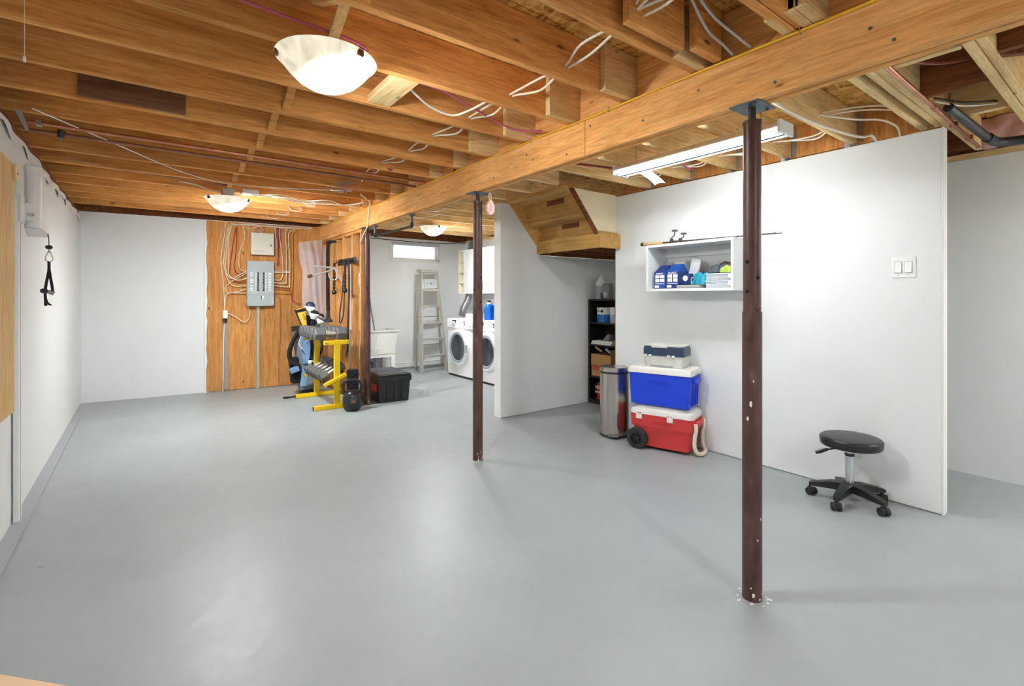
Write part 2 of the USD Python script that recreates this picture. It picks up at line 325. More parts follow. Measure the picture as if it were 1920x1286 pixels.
for nm, col, ro, kw in [
    ('wall_paint', srgb(228, 230, 230), .62, dict(var=.015, scale=2.0, bump=.06)),
    ('wall_edge', srgb(232, 232, 228), .6, dict(var=.03)),
    ('cream_panel', srgb(236, 222, 188), .6, dict(var=.03)),
    ('curb_paint', srgb(158, 160, 166), .45, dict(var=.03)),
    ('white_plastic', srgb(236, 236, 234), .35, dict(var=.02)),
    ('white_metal', srgb(232, 233, 234), .35, dict(var=.02)),
    ('white_wire', srgb(236, 226, 206), .45, dict(var=.03)),
    ('pink_wire', srgb(196, 92, 130), .45, {}), ('red_wire', srgb(160, 50, 42), .45, {}), ('yellow_wire', srgb(236, 180, 30), .45, {}), ('maroon_wire', srgb(128, 50, 44), .45, {}),
    ('copper', srgb(196, 130, 100), .3, dict(metal=.9)), ('dull_copper', srgb(150, 104, 84), .45, dict(metal=.7)),
    ('black_plastic', srgb(30, 30, 32), .38, {}), ('black_rubber', srgb(36, 36, 38), .65, {}), ('black_fabric', srgb(24, 24, 27), .85, dict(bump=.3)),
    ('black_vinyl', srgb(30, 30, 33), .32, dict(bump=.05)), ('black_pipe', srgb(40, 40, 42), .4, {}),
    ('galvanised', srgb(170, 174, 178), .4, dict(metal=.8, var=.12)), ('plate_steel', srgb(96, 104, 112), .5, dict(metal=.6, var=.15)), ('dark_screw', srgb(60, 58, 58), .5, dict(metal=.7)),
    ('chrome', srgb(215, 217, 220), .14, dict(metal=1.0)), ('brushed_steel', srgb(196, 190, 182), .24, dict(metal=1.0, var=0.0, rv=0.0, anisotropic=.6)),
    ('bronze', srgb(122, 92, 60), .4, dict(metal=.7)),
    ('grey_enamel', srgb(168, 178, 180), .42, dict(var=.03)), ('beige_enamel', srgb(214, 210, 196), .45, dict(var=.02)), ('conduit_grey', srgb(172, 172, 152), .45, {}),
    ('yellow_paint', srgb(240, 200, 8), .38, dict(var=.05)), ('iron_grey', srgb(92, 92, 94), .6, dict(var=.1)), ('dark_hole', srgb(10, 10, 10), .9, {}),
    ('red_plastic', srgb(204, 58, 58), .42, dict(var=.05)), ('blue_plastic', srgb(22, 66, 214), .4, dict(var=.05)), ('navy_plastic', srgb(38, 56, 84), .35, {}),
    ('cooler_white', srgb(232, 230, 224), .45, dict(var=.03)), ('tackle_grey', srgb(206, 206, 200), .5, dict(var=.05)), ('cream_plastic', srgb(226, 214, 192), .45, {}),
    ('blue_fabric', srgb(112, 144, 180), .8, dict(var=.1, bump=.3)), ('grey_fabric', srgb(112, 120, 132), .8, dict(var=.1)), ('navy_card', srgb(22, 48, 112), .55, {}), ('blue_card', srgb(26, 72, 150), .55, {}), ('teal_fabric', srgb(20, 140, 160), .7, {}), ('lime_fabric', srgb(156, 180, 70), .7, {}), ('charcoal_fabric', srgb(70, 72, 80), .7, {}),
    ('paper_white', srgb(238, 238, 236), .7, {}), ('grey_plastic', srgb(132, 136, 140), .5, {}), ('light_grey', srgb(190, 192, 194), .5, {}), ('mid_grey', srgb(150, 152, 154), .5, {}),
    ('cardboard', srgb(190, 142, 88), .75, dict(var=.06)), ('orange_tape', srgb(214, 84, 40), .5, {}), ('insulation', srgb(222, 176, 172), .95, dict(var=.2, scale=20.0)),
    ('washer_white', srgb(240, 240, 240), .25, dict(var=.01)), ('washer_grey', srgb(150, 158, 166), .3, {}), ('smoke_glass', srgb(52, 58, 64), .08, dict(var=.02)),
    ('cabinet_white', srgb(222, 223, 223), .4, dict(var=.01)), ('shelf_cream', srgb(238, 230, 206), .5, {}), ('shelf_black', srgb(26, 25, 25), .5, {}),
    ('bottle_blue', srgb(20, 96, 190), .3, {}), ('bottle_black', srgb(40, 42, 48), .35, {}), ('tub_white', srgb(228, 228, 222), .4, dict(var=.02)), ('aluminium', srgb(196, 192, 182), .42, dict(metal=.5, var=.1)), ('foil', srgb(200, 202, 206), .25, dict(metal=1.0)),
    ('jug_grey', srgb(170, 172, 176), .5, {}), ('can_blue', srgb(40, 120, 196), .35, {}), ('can_red', srgb(190, 36, 40), .35, {}), ('rod_black', srgb(54, 52, 54), .35, {}), ('cork', srgb(196, 164, 118), .8, {}),
    ('paint_chip', srgb(232, 230, 224), .7, {}), ('pink_plastic', srgb(238, 200, 188), .4, {}), ('bag_brown', srgb(112, 96, 88), .35, {}), ('gold_yellow', srgb(236, 190, 60), .5, {}), ('white_strap', srgb(206, 206, 204), .6, {}), ('well_metal', srgb(232, 234, 236), .5, dict(metal=.0)), ('peach_wood', srgb(238, 204, 166), .5, {}),
    ('red_label', srgb(206, 50, 40), .5, {}), ('pale_blue', srgb(196, 206, 226), .3, {}), ('print_black', srgb(26, 26, 28), .6, {}), ('print_red', srgb(190, 40, 40), .6, {}), ('print_orange', srgb(228, 84, 40), .6, {}), ('print_lilac', srgb(196, 160, 176), .6, {}),
]:
    plain(nm, col, ro, **kw)
# ------------------------------------------------------------------ the setting
Y_FAR, Y_LAU, X_R, X_FR = 7.80, 8.28, 3.84, 4.90
JB, JT = 2.39, 2.625         # joist bottoms, underside of the subfloor
solid = lambda n, mb, m, sm=35: tag(usdkit.mesh(stage, uniq('/World/' + n), mb.get(), MAT[m], smooth=sm).GetPrim(), kind='structure')
def group(n):
    x = UsdGeom.Xform.Define(stage, uniq('/World/' + n)); return tag(x.GetPrim(), kind='structure')

solid('floor', MB().bx(-1.2, -3.2, -.1, 5.3, 8.6, 0), 'floor_paint')
# left wall, a little out of square as in the photo
wl = MB().prism([(-.563, -3.2), (-.708, 8.1), (-.86, 8.1), (-.72, -3.2)], 0, 2.28, 'z')
solid('wall_left', wl, 'wall_paint')
solid('trim_1', MB().prism([(-.600, -3.2), (-.735, 8.1), (-.80, 8.1), (-.72, -3.2)], 2.28, 2.40, 'z'), 'dark_wood')          # sill plate on the wall
curb = MB().prism([(-.50, -1.5), (-.630, 7.12), (-.700, 7.85), (-.72, 7.85), (-.6, -1.5)], 0, .012, 'z')
solid('baseboard_left', curb, 'curb_paint')
# far wall, slightly turned; white drywall, then the boarded panel, then the laundry beyond the stud partition
fw = MB().prism([(-.9, 8.008), (.60, 7.862), (2.09, 7.717), (2.09, 7.86), (-.9, 8.16)], 0, 2.385, 'z')
solid('wall_far', fw, 'wall_paint')
rnd = random.Random(4)
# torn drywall edge beside the boards
pts = [(.575, 0)]; z = 0
while z < 2.36:
    pts.append((.597 + rnd.choice([0, .004, .012, .0, .006]), z)); z += rnd.uniform(.06, .2)
pts += [(.6, 2.37), (.575, 2.37)]
solid('trim_2', MB().prism(pts, 7.82, 7.862, 'y'), 'wall_paint')
pw = thing('plywood_panel', 'orange knotty plywood boards lining the far wall behind the breaker panel', 'plywood panel', (0, 0, 0))
def far_y(x): return 8.008 - (x+.9)*.0973
for a, b in ((.600, .745), (.748, 1.232), (1.235, 1.665), (1.668, 2.075)):
    ya, yb = far_y(a)-.004, far_y(b)-.004
    part(pw, 'board', MB().prism([(a, ya-.016), (b, yb-.016), (b, yb), (a, ya)], .012, 2.372, 'z'), 'plywood')
# laundry walls
w = MB()
wx0, wx1, wz0, wz1 = 3.46, 4.43, 1.985, 2.315
w.bx(2.3, Y_LAU, 0, wx0, Y_LAU+.18, 2.39).bx(wx1, Y_LAU, 0, X_FR+.15, Y_LAU+.18, 2.39).bx(wx0, Y_LAU, 0, wx1, Y_LAU+.18, wz0).bx(wx0, Y_LAU, wz1, wx1, Y_LAU+.18, 2.39)
solid('wall_laundry', w, 'wall_paint')
solid('wall_laundry_left', MB().bx(2.10, 7.86, 0, 2.3, Y_LAU+.18, 2.39), 'wall_paint')
solid('wall_right_outer', MB().bx(X_FR, -3.2, 0, X_FR+.15, Y_LAU, 2.352), 'wall_paint')
solid('trim_3', MB().bx(X_FR+.012, -3.2, 2.352, X_FR+.15, Y_LAU, 2.40), 'pale_wood_y')
solid('wall_back', MB().bx(-1.0, -3.2, 0, 5.05, -3.05, 2.625), 'wall_paint')
# the long partition and its white end stud
solid('wall_right', MB().bx(X_R, .79, .004, 3.905, 3.36, 2.352, .002), 'wall_paint')
solid('trim_4', MB().bx(X_R-.002, .778, 0, 3.915, .79, 2.356, .002), 'wall_edge')
solid('trim_5', MB().bx(3.845, 3.36, 0, 3.895, 3.372, 1.80), 'dark_wood')
# floor gap shadow line: the drywall stops short of the slab
solid('baseboard_right', MB().bx(3.85, .80, 0, 3.90, 3.35, .006), 'dark_hole')
# stair-side partition with the sloping cut under the flight
sw = [(3.045, .004), (4.9, .004), (4.9, 1.80), (3.548, 1.80), (3.545, 1.92), (3.165, 2.345), (3.045, 2.345)]
solid('wall_stair', MB().prism(sw, 4.285, 4.40, 'y'), 'wall_paint')
solid('trim_6', MB().bx(3.040, 4.282, 0, 3.046, 4.403, 2.347), 'wall_edge')
# window of the laundry
wn = group('window_1')
wf = MB()
for a in ((wx0, wz0, wx1, wz0+.03), (wx0, wz1-.03, wx1, wz1), (wx0, wz0, wx0+.035, wz1), (wx1-.035, wz0, wx1, wz1)):
    wf.bx(a[0], Y_LAU+.03, a[1], a[2], Y_LAU+.12, a[3], .003)
part(wn, 'window_frame', wf, 'white_plastic')
part(wn, 'sash', MB().bx(wx0+.035, Y_LAU+.05, wz0+.03, wx0+.06, Y_LAU+.09, wz1-.03).bx(wx1-.06, Y_LAU+.05, wz0+.03, wx1-.035, Y_LAU+.09, wz1-.03)
     .bx(wx0+.06, Y_LAU+.05, wz0+.03, wx1-.06, Y_LAU+.09, wz0+.05).bx(wx0+.06, Y_LAU+.05, wz1-.05, wx1-.06, Y_LAU+.09, wz1-.03), 'white_plastic')
part(wn, 'pane', MB().bx(wx0+.06, Y_LAU+.066, wz0+.05, wx1-.06, Y_LAU+.072, wz1-.05), 'window_pane')
part(wn, 'window_sill', MB().bx(wx0-.03, Y_LAU-.03, wz0-.022, wx1+.02, Y_LAU+.04, wz0, .003), 'white_plastic')
tr = MB().bx(wx0-.03, Y_LAU-.012, wz1, wx1+.02, Y_LAU, wz1+.03).bx(wx0-.03, Y_LAU-.012, wz0, wx0, Y_LAU, wz1).bx(wx1, Y_LAU-.012, wz0, wx1+.02, Y_LAU, wz1)
part(wn, 'casing', tr, 'wall_edge')
part(wn, 'blind', MB().bx(wx0+.02, Y_LAU-.01, wz1-.045, wx1-.02, Y_LAU+.03, wz1-.008, .004), 'light_grey', label='raised blind stacked at the head of the window')
part(wn, 'blind_cord', MB().tube(spl([(wx0+.16, Y_LAU-.014, wz1-.04), (wx0+.162, Y_LAU-.02, 1.9), (wx0+.17, Y_LAU-.015, 1.58)], 6), .0025, 5), 'paper_white')
# corrugated steel window well outside
well = MB()
def wsurf(u, v):
    x = wx0-.1 + u*(wx1-wx0+.2); return (x, 8.95 + .02*math.sin(u*2*pi*9) - .35*(2*u-1)**2*0.9, 1.7 + v*1.05)
well.sheet(wsurf, 90, 2, .004)
solid('window_well', well, 'well_metal')
solid('ground', MB().bx(2.0, Y_LAU+.18, 1.5, 6.0, 10.5, 1.72), 'well_metal')

# foundation and floor above: nothing but the window lets daylight in
solid('wall_foundation_left', MB().bx(-1.2, -3.4, 0, -.87, 8.6, 2.66), 'wall_paint')
solid('wall_foundation_far', MB().bx(-.87, 8.20, 0, 2.3, 8.60, 2.66), 'wall_paint')
solid('wall_foundation_laundry', MB().bx(2.3, Y_LAU+.181, 2.34, 5.05, Y_LAU+.30, 2.66), 'wall_paint')
solid('wall_foundation_right', MB().bx(5.051, -3.4, 0, 5.35, 8.6, 2.66), 'wall_paint')
solid('wall_foundation_back', MB().bx(-.87, -3.45, 0, 5.05, -3.201, 2.66), 'wall_paint')
solid('floor_above', MB().bx(-1.2, -3.4, 2.645, 5.35, 8.6, 2.75), 'dark_wood')

# ------------------------------------------------------------------ ceiling: subfloor, joists, blocking
ce = group('ceiling')
for (x0, x1, y0, y1) in ((-.9, 1.575, -3.2, 1.70), (1.58, 5.05, -3.2, 1.70), (-.9, .35, 1.705, 4.10), (.355, 2.79, 1.705, 4.10), (2.795, 5.05, 1.705, 4.10), (-.9, 1.575, 4.105, 6.5), (1.58, 5.05, 4.105, 6.5), (-.9, .35, 6.505, 8.5), (.355, 2.79, 6.505, 8.5), (2.795, 5.05, 6.505, 8.5)):
    part(ce, 'subfloor_panel', MB().bx(x0, y0, JT, x1, y1, JT+.018), 'osb')
JY = [1.30 + .433*k for k in range(-9, 15)]
jr = random.Random(2)
for i, y in enumerate(JY):
    t = jr.uniform(-.003, .003)
    xr = 2.34
    part(ce, 'joist', MB().bx(-.80, y, JB+t, xr, y+.038, JT-.001, .003), 'joist_wood')
RJ0 = 1.262
for i, y in enumerate(JY):
    yy = y-.039
    k = i-9
    if k == -1 or k == -2: continue                    # the doubled trimmers and the open bay take their place
    xl = 1.86 if y < 3.3 else 1.98
    if 3.3 < yy < 4.35: xe = 3.12                      # headed off at the stair opening
    elif yy < 3.3: xe = 3.948
    else: xe = 4.98
    if k == -1: xl = 1.48
    if yy > .5 or yy < .2:
        part(ce, 'joist', MB().bx(xl, yy, JB+jr.uniform(-.002, .002), xe, yy+.038, JT-.001, .003), 'pale_wood_x')
# header the right-hand joists hang from, with its hangers
part(ce, 'header', MB().bx(3.95, .92, JB, 3.988, 3.33, JT-.001, .003), 'stud_wood')
for y in JY[9:14]:
    yy = y-.039
    h = MB().bx(3.946, yy+.045, 2.36, 3.949, yy+.078, JT-.02).bx(3.946, yy-.036, 2.40, 3.949, yy-.003, JT-.02).bx(3.90, yy-.002, JB-.003, 3.95, yy+.04, JB-.0005)
    part(ce, 'joist_hanger', h, 'galvanised')
# trimmers beside the partition end, and the framing beyond them
part(ce, 'trimmer', MB().bx(1.90, .880, JB, 3.95, .918, JT-.001, .003), 'pale_wood_x')
part(ce, 'trimmer', MB().bx(1.90, .806, JB, 3.95, .844, JT-.001, .003), 'pale_wood_x')
part(ce, 'trimmer', MB().bx(1.90, .766, JB, 4.80, .804, JT-.001, .003), 'pale_wood_x')
part(ce, 'header', MB().bx(3.30, .505, JB, 3.338, .764, JT-.001, .003), 'rim_wood', label='dark stained header board')
part(ce, 'header', MB().bx(2.75, .505, JB, 2.788, .764, JT-.001, .003), 'pale_wood_y')
part(ce, 'trimmer', MB().bx(2.20, .462, JB, 4.50, .500, JT-.001, .003), 'pale_wood_x')
part(ce, 'trimmer', MB().bx(2.20, .424, JB+.01, 4.50, .460, JT-.001, .003), 'pale_wood_x')
part(ce, 'blocking', MB().bx(3.9, .52, JB+.02, 3.94, .763, JT-.001, .003), 'pale_wood_y')
part(ce, 'brace', MB().prism([(2.96, 2.40), (3.0, 2.40), (3.0, 2.53), (2.96, 2.53)], .0, .42, 'y'), 'rim_wood', label='dark brown brace board')
part(ce, 'brace', MB().hull([(3.02, .42, 2.40), (3.06, .42, 2.40), (3.35, .05, 2.40), (3.31, .05, 2.40), (3.02, .42, 2.50), (3.06, .42, 2.50), (3.35, .05, 2.50), (3.31, .05, 2.50)]), 'rim_wood', label='dark brown diagonal brace board')
# blocking over the beam between the joists
for i, y in enumerate(JY):
    if y > 7.4: continue
    part(ce, 'blocking', MB().bx(2.104, y+.04, JB+.001, 2.142, y+.433-.041, JT-.002, .003), 'beam_wood')
# odd scabs at the beam ends of two joists
part(ce, 'blocking', MB().bx(1.48, .829, JB+.004, 2.06, .867-.002, JT-.002, .003), 'joist_wood')
part(ce, 'blocking', MB().bx(1.48, 1.222, JB+.004, 1.84, 1.260, JT-.002, .003), 'joist_wood')
part(ce, 'blocking', MB().bx(1.87, 1.18, JB+.004, 2.06, 1.222, JT-.002, .003), 'joist_wood')
part(ce, 'blocking', MB().bx(1.90, .79, JB+.004, 2.06, .829, JT-.002, .003), 'joist_wood')
# cross bridging in the left-hand span
for i, y in enumerate(JY):
    if y < 1.2 or y > 7.2: continue
    y0, y1 = y+.038, y+.433
    for s, xx in ((0, .545), (1, .60)):
        za, zb = (JT-.045, JB+.012) if s else (JB+.012, JT-.045)
        t = MB().hull([(xx+dx, yy, zz+dz) for yy, zz in ((y0, za), (y1, zb)) for dx in (0, .042) for dz in (0, .02)])
        part(ce, 'bridging', t, 'pale_wood_y' if i in (10, 11) else 'joist_wood')
# flat block by the first lamp
part(ce, 'blocking', MB().bx(.945, 2.206, JB+.004, 1.075, 2.595, JB+.044, .003), 'pale_wood_y')
# old grey board nailed to a joist
part(ce, 'patch_board', MB().bx(-.318, JY[14+1]-.02 if False else 3.896-.433+.0-.022, JB+.012, .160, 3.463, JT-.035, .003), 'dark_wood', label='dark grey patch board nailed to a joist')
# rim joists closing the ends
part(ce, 'rim_joist', MB().bx(-.86, -3.2, JB+.01, -.802, 8.3, JT-.001), 'rim_wood')
part(ce, 'rim_joist', MB().bx(-.8, 8.02, JB, 2.3, 8.06, JT-.001), 'rim_wood')
part(ce, 'rim_joist', MB().bx(2.3, Y_LAU+.06, JB, 5.0, Y_LAU+.10, JT-.001), 'rim_wood')
part(ce, 'rim_joist', MB().bx(X_FR+.085, -3.2, JB, X_FR+.125, 8.3, JT-.001), 'rim_wood')
# insulation in the rim beyond the partition
ins = MB()
def isurf(u, v):
    return (4.86 - .03*math.sin(v*pi) - .02*math.sin(u*23)*math.sin(v*5), .2 + u*.6, 2.40 + v*.21)
ins.sheet(isurf, 40, 12, .03)
part(ce, 'insulation', ins, 'insulation', label='pink fibreglass batt in the rim space')

# ------------------------------------------------------------------ main beam
bm = thing('support_beam', 'orange built-up timber beam running the length of the basement on steel posts', 'beam', (0, 0, 0))
br = random.Random(7)
for j, cuts in enumerate(((-3.1, 2.045, 5.3, 7.7), (-3.1, .9, 3.6, 7.7), (-3.1, 2.5, 6.0, 7.7), (-3.1, 1.7, 4.9, 7.7))):
    x0 = 2.066 + j*.0272
    for a, b in zip(cuts, cuts[1:]):
        part(bm, 'ply', MB().bx(x0, a+.0015, 2.166+(.0, .005, .001, .006)[j]+br.uniform(-.001, .001), x0+.0245, b-.0015, JB-.001, .0025), 'beam_wood')
nb = MB()
for y, z in ((.55, 2.22), (.95, 2.215), (1.3, 2.30), (1.62, 2.25), (2.0, 2.33), (2.2, 2.21), (.62, 2.29), (2.6, 2.30), (3.0, 2.22), (3.7, 2.28), (4.4, 2.24)):
    nb.cyl((2.0655, y, z), (2.0625, y, z), .006, seg=8)
part(bm, 'nail', nb, 'plate_steel', kind='stuff')

# ------------------------------------------------------------------ steel posts
def post(y, zj, label, holes, x=2.125, seed=1):
    p = thing('steel_post', label, 'post', (x, y, 0))
    part(p, 'base_tube', MB().cyl((0, 0, .0), (0, 0, zj), .0405, seg=36), 'post_paint')
    part(p, 'upper_tube', MB().cyl((0, 0, zj-.02), (0, 0, 2.095), .0365, seg=36), 'post_paint')
    part(p, 'collar', MB().cyl((0, 0, 2.085), (0, 0, 2.10), .0395, seg=30), 'post_paint')
    part(p, 'screw', MB().cyl((0, 0, 2.09), (0, 0, 2.158), .0155, seg=16), 'dark_screw')
    part(p, 'top_plate', MB().bx(-.078, -.065, 2.158, .078, .065, 2.1645, .001).cyl((-.055, -.04, 2.150), (-.055, -.04, 2.158), .008, seg=8).cyl((.055, -.04, 2.150), (.055, -.04, 2.158), .008, seg=8), 'plate_steel')
    for z, a in holes:
        d = np.array([math.cos(math.radians(a)), math.sin(math.radians(a)), 0])
        part(p, 'hole', MB().cyl(d*.0345 + [0, 0, z], d*.0369 + [0, 0, z], .0085, seg=16), 'dark_hole')

    d = np.array([math.cos(math.radians(-115)), math.sin(math.radians(-115)), 0])
    part(p, 'pin', MB().cyl(d*.034 + [0, 0, zj+.012], d*.044 + [0, 0, zj+.012], .009, seg=12), 'post_paint')
    r = random.Random(seed); cb = MB(); fb = MB()
    for k in range(9):                                  # bare scuffs near the foot
        a = math.radians(r.uniform(180, 330)); z = abs(r.gauss(.03, .03)); s = r.uniform(.002, .007)
        c = np.array([math.cos(a), math.sin(a), 0])
        cb.hull([c*.0409 + [0, 0, z] + np.array([-math.sin(a), math.cos(a), 0])*s*q + np.array([0, 0, 1])*s*w_*1.4 + c*e*.0006 for q, w_ in ((1, .2), (.3, 1), (-.8, .6), (-.7, -.7), (.5, -.9)) for e in (-1, 1)])
    part(p, 'scuff', cb, 'paint_chip')
    for k in range(16):
        a = r.uniform(0, 2*pi); q = r.uniform(.05, .075); s = r.uniform(.004, .011)
        c = np.array([math.cos(a)*q, math.sin(a)*q, 0])
        fb.hull([c + [s*math.cos(t+r.uniform(-.3, .3))*r.uniform(.5, 1), s*math.sin(t)*r.uniform(.4, 1), e] for t in np.arange(6)*pi/3 for e in (.0002, .0007)])
    if seed == 1:
        for z, a, w_, h_ in ((.86, 200, .006, .014), (.795, 182, .005, .010), (.96, 215, .003, .006), (.36, 262, .003, .007), (.27, 240, .003, .006)):
            a = math.radians(a); c = np.array([math.cos(a), math.sin(a), 0]); t_ = np.array([-math.sin(a), math.cos(a), 0])
            cb = MB().hull([c*r_ + t_*q*w_ + [0, 0, z + k*h_] for r_ in (.040, .0412) for q, k in ((1, .2), (.3, 1), (-.8, .7), (-1, -.6), (.4, -1))])
            part(p, 'paint_chip', cb, 'paint_chip')
    part(p, 'mortar_crumb', fb, 'paint_chip', kind='stuff')
    return p
post(1.075, 1.262, 'nearest brown steel jack post, in front of the white wall cabinet', [(1.41, -115), (1.48, 175), (1.35, 175), (1.55, 60)], seed=1)
post(3.315, 1.20, 'brown steel jack post standing in front of the washing machines', [(1.48, -85), (1.28, -85), (1.38, -170)], seed=2)
post(5.835, 1.30, 'farthest brown steel jack post, at the end of the stud partition beside the dumbbell rack', [(1.43, -110), (1.30, -110), (1.36, -60)], seed=3)

# stud partition under the beam
sp = group('wall_partition')
for y in (7.62, 7.30, 6.96, 6.62, 6.24, 5.92):
    part(sp, 'stud', MB().bx(2.078, y, .04, 2.167, y+.038, 2.125, .003), 'stud_wood')
part(sp, 'top_plate', MB().bx(2.078, 5.90, 2.126, 2.167, 7.70, 2.164, .003), 'stud_wood')
part(sp, 'bottom_plate', MB().bx(2.078, 5.90, 0, 2.167, 7.70, .039, .003), 'stud_wood')

# ------------------------------------------------------------------ the stair flight seen from below
st = thing('staircase', 'underside of the wooden stair flight and landing above the storage alcove', 'staircase', (0, 0, 0))
part(st, 'top_tread', MB().bx(3.14, 3.375, 2.352, 3.43, 4.28, 2.386, .003), 'stair_wood')
part(st, 'riser', MB().bx(3.40, 3.375, 2.155, 3.418, 4.28, 2.351), 'stair_wood')
part(st, 'tread', MB().bx(3.395, 3.375, 2.125, 3.65, 4.28, 2.153, .003), 'stair_wood')
part(st, 'riser', MB().bx(3.615, 3.375, 1.958, 3.633, 4.28, 2.124), 'stair_wood')
part(st, 'landing_rim', MB().bx(3.546, 3.33, 1.812, 3.584, 4.282, 1.956, .003), 'stair_wood')
part(st, 'landing_rim', MB().bx(3.546, 3.291, 1.812, 3.836, 3.329, 1.956, .003), 'stair_wood')
part(st, 'landing_board', MB().bx(3.586, 3.331, 1.957, 4.88, 4.40, 1.98), 'stair_wood')
for y in (3.62, 3.95):
    part(st, 'landing_joist', MB().bx(3.586, y, 1.815, 4.88, y+.038, 1.955, .003), 'rim_wood')
part(st, 'landing_joist', MB().bx(3.586, 4.250, 1.802, 4.88, 4.284, 1.955, .003), 'rim_wood')
part(st, 'stringer', MB().prism([(3.155, 2.351), (3.155, 2.335), (3.543, 1.905), (3.545, 1.957), (3.66, 1.957), (3.66, 2.351)], 4.262, 4.281, 'y'), 'stair_wood')
part(st, 'stringer', MB().prism([(3.19, 2.36), (3.215, 2.36), (3.548, 1.968), (3.545, 1.945)], 3.325, 3.374, 'y'), 'rim_wood')
part(st, 'side_panel', MB().prism([(3.208, 2.366), (3.836, 2.366), (3.836, 1.962), (3.55, 1.962)], 3.352, 3.372, 'y'), 'cream_panel', label='cream board closing the side of the flight')
tb = MB()
for x, z in ((3.3995, 2.318), (3.6145, 2.09)):
    part(st, 'shim', MB().bx(x-.002, 3.66, z-.03, x, 3.93, z+.025), 'rim_wood')
pass

# ------------------------------------------------------------------ ceiling lamps
def dome(loc, label, rz=0, glass='lamp_glass'):
    d = thing('dome_light', label, 'ceiling light', loc, rz, 'alabaster dome ceiling lights')
    prof_o = [(0.0, -.125), (.04, -.122), (.08, -.110), (.12, -.086), (.155, -.052), (.18, -.020), (.197, -.002), (.203, .002)]
    prof_i = [(.200, .006), (.17, -.008), (.14, -.05), (.10, -.09), (.05, -.112), (0, -.118)]
    part(d, 'glass_bowl', MB().lathe(prof_o + prof_i, seg=48), glass, smooth=40)
    part(d, 'canopy', MB().lathe([(0, -.006), (.186, -.006), (.188, .001), (.06, .006), (.055, .055), (0, .055)], seg=32), 'white_metal')
    for k in range(3):
        a = math.radians(20 + 120*k); c = np.array([math.cos(a), math.sin(a), 0])
        t = MB().rbx(-.008, -.014, -.024, .008, .014, .012, .006).move(trimesh.transformations.translation_matrix(c*.194) @ rotm(rz=20+120*k))
        part(d, 'clip', t, 'bronze')
    return d
d0 = dome((.595, 2.11, 2.325), 'large frosted dome ceiling light nearest the camera', 35, 'lamp_glass_near')
dome((.60, 5.50, 2.285), 'frosted dome ceiling light hanging in front of the breaker panel wall', 70, 'lamp_glass_far')
dome((3.33, 6.42, 2.345), 'frosted dome ceiling light in the laundry area', 10, 'lamp_glass_laundry')
db = dome((1.25, -1.42, 2.325), 'frosted dome ceiling light behind the camera over the open floor')
dome((4.35, -.75, 2.345), 'frosted dome ceiling light in the passage right of the partition', 0, 'lamp_glass_passage')
for (x, y, z0, nm) in ((.60, 5.50, 2.315, 'galvanised junction box above the hanging dome light'),):
    solo('junction_box', nm, 'junction box', MB().bx(x-.05, y-.05, z0+.004, x+.05, y+.05, z0+.074, .004), 'galvanised')

# fluorescent strip
fl = thing('fluorescent_light', 'white two-tube fluorescent strip light below the right-hand joists', 'fluorescent light', (2.975, 1.93, 2.30))
part(fl, 'housing', MB().prism([(-.085, .008), (-.08, .006), (-.03, .03), (.03, .03), (.08, .006), (.085, .008), (.085, .014), (.05, .05), (-.05, .05), (-.085, .014)], -.612, .612, 'y'), 'white_metal')
part(fl, 'spine', MB().hull([(x, y, z) for y in (-.612, .612) for x, z in ((-.016, .028), (.016, .028), (-.014, -.024), (.014, -.024))]), 'iron_grey')
for a, b in ((-.63, -.613), (.613, .63)):
    part(fl, 'end_cap', MB().bx(-.087, a, -.024, .087, b, .052, .003), 'white_metal')
for s in (-.052, .052):
    part(fl, 'tube', MB().cyl((s, -.59, -.004), (s, .59, -.004), .016, seg=18), 'tube_light', smooth=40)
    for a, b in ((-.612, -.591), (.591, .612)):
        part(fl, 'tube_socket', MB().bx(s-.014, a, -.022, s+.014, b, .03, .003), 'white_plastic')
for y in (1.45, 2.4):
    solo('hanging_chain', 'thin chain holding the fluorescent light at its %s end' % ('near' if y < 2 else 'far'), 'chain', MB().tube([(2.975, y, 2.351), (2.975, y, 2.62)], .003, 6), 'galvanised')
# ------------------------------------------------------------------ cables and pipes at the ceiling
def cable(name, label, pts, r, mat, n=8, cat='cable', seg=6, group=None):
    return solo(name, label, cat, MB().tube(spl(pts, n) if n > 1 else np.array(pts), r, seg), mat, group, smooth=60)
# yellow cable stapled along the beam edge
yp = []
q = random.Random(3)
for y in np.arange(.2, 7.55, .32): yp.append((2.059, y, 2.381 + q.uniform(-.003, .003)))
yc = thing('yellow_cable', 'yellow electrical cable stapled along the top edge of the timber beam', 'cable', (0, 0, 0))
part(yc, 'cable', MB().tube(spl(yp + [(2.03, 7.62, 2.375), (1.95, 7.69, 2.37)], 5), .0062, 8), 'yellow_wire', smooth=60)
for y in (.85, 1.85, 2.1, 2.55, 3.2, 4.1, 5.0):
    part(yc, 'staple', MB().tube([(2.0655, y, 2.368), (2.051, y, 2.372), (2.051, y, 2.390), (2.0655, y, 2.393)], .0018, 5), 'galvanised')
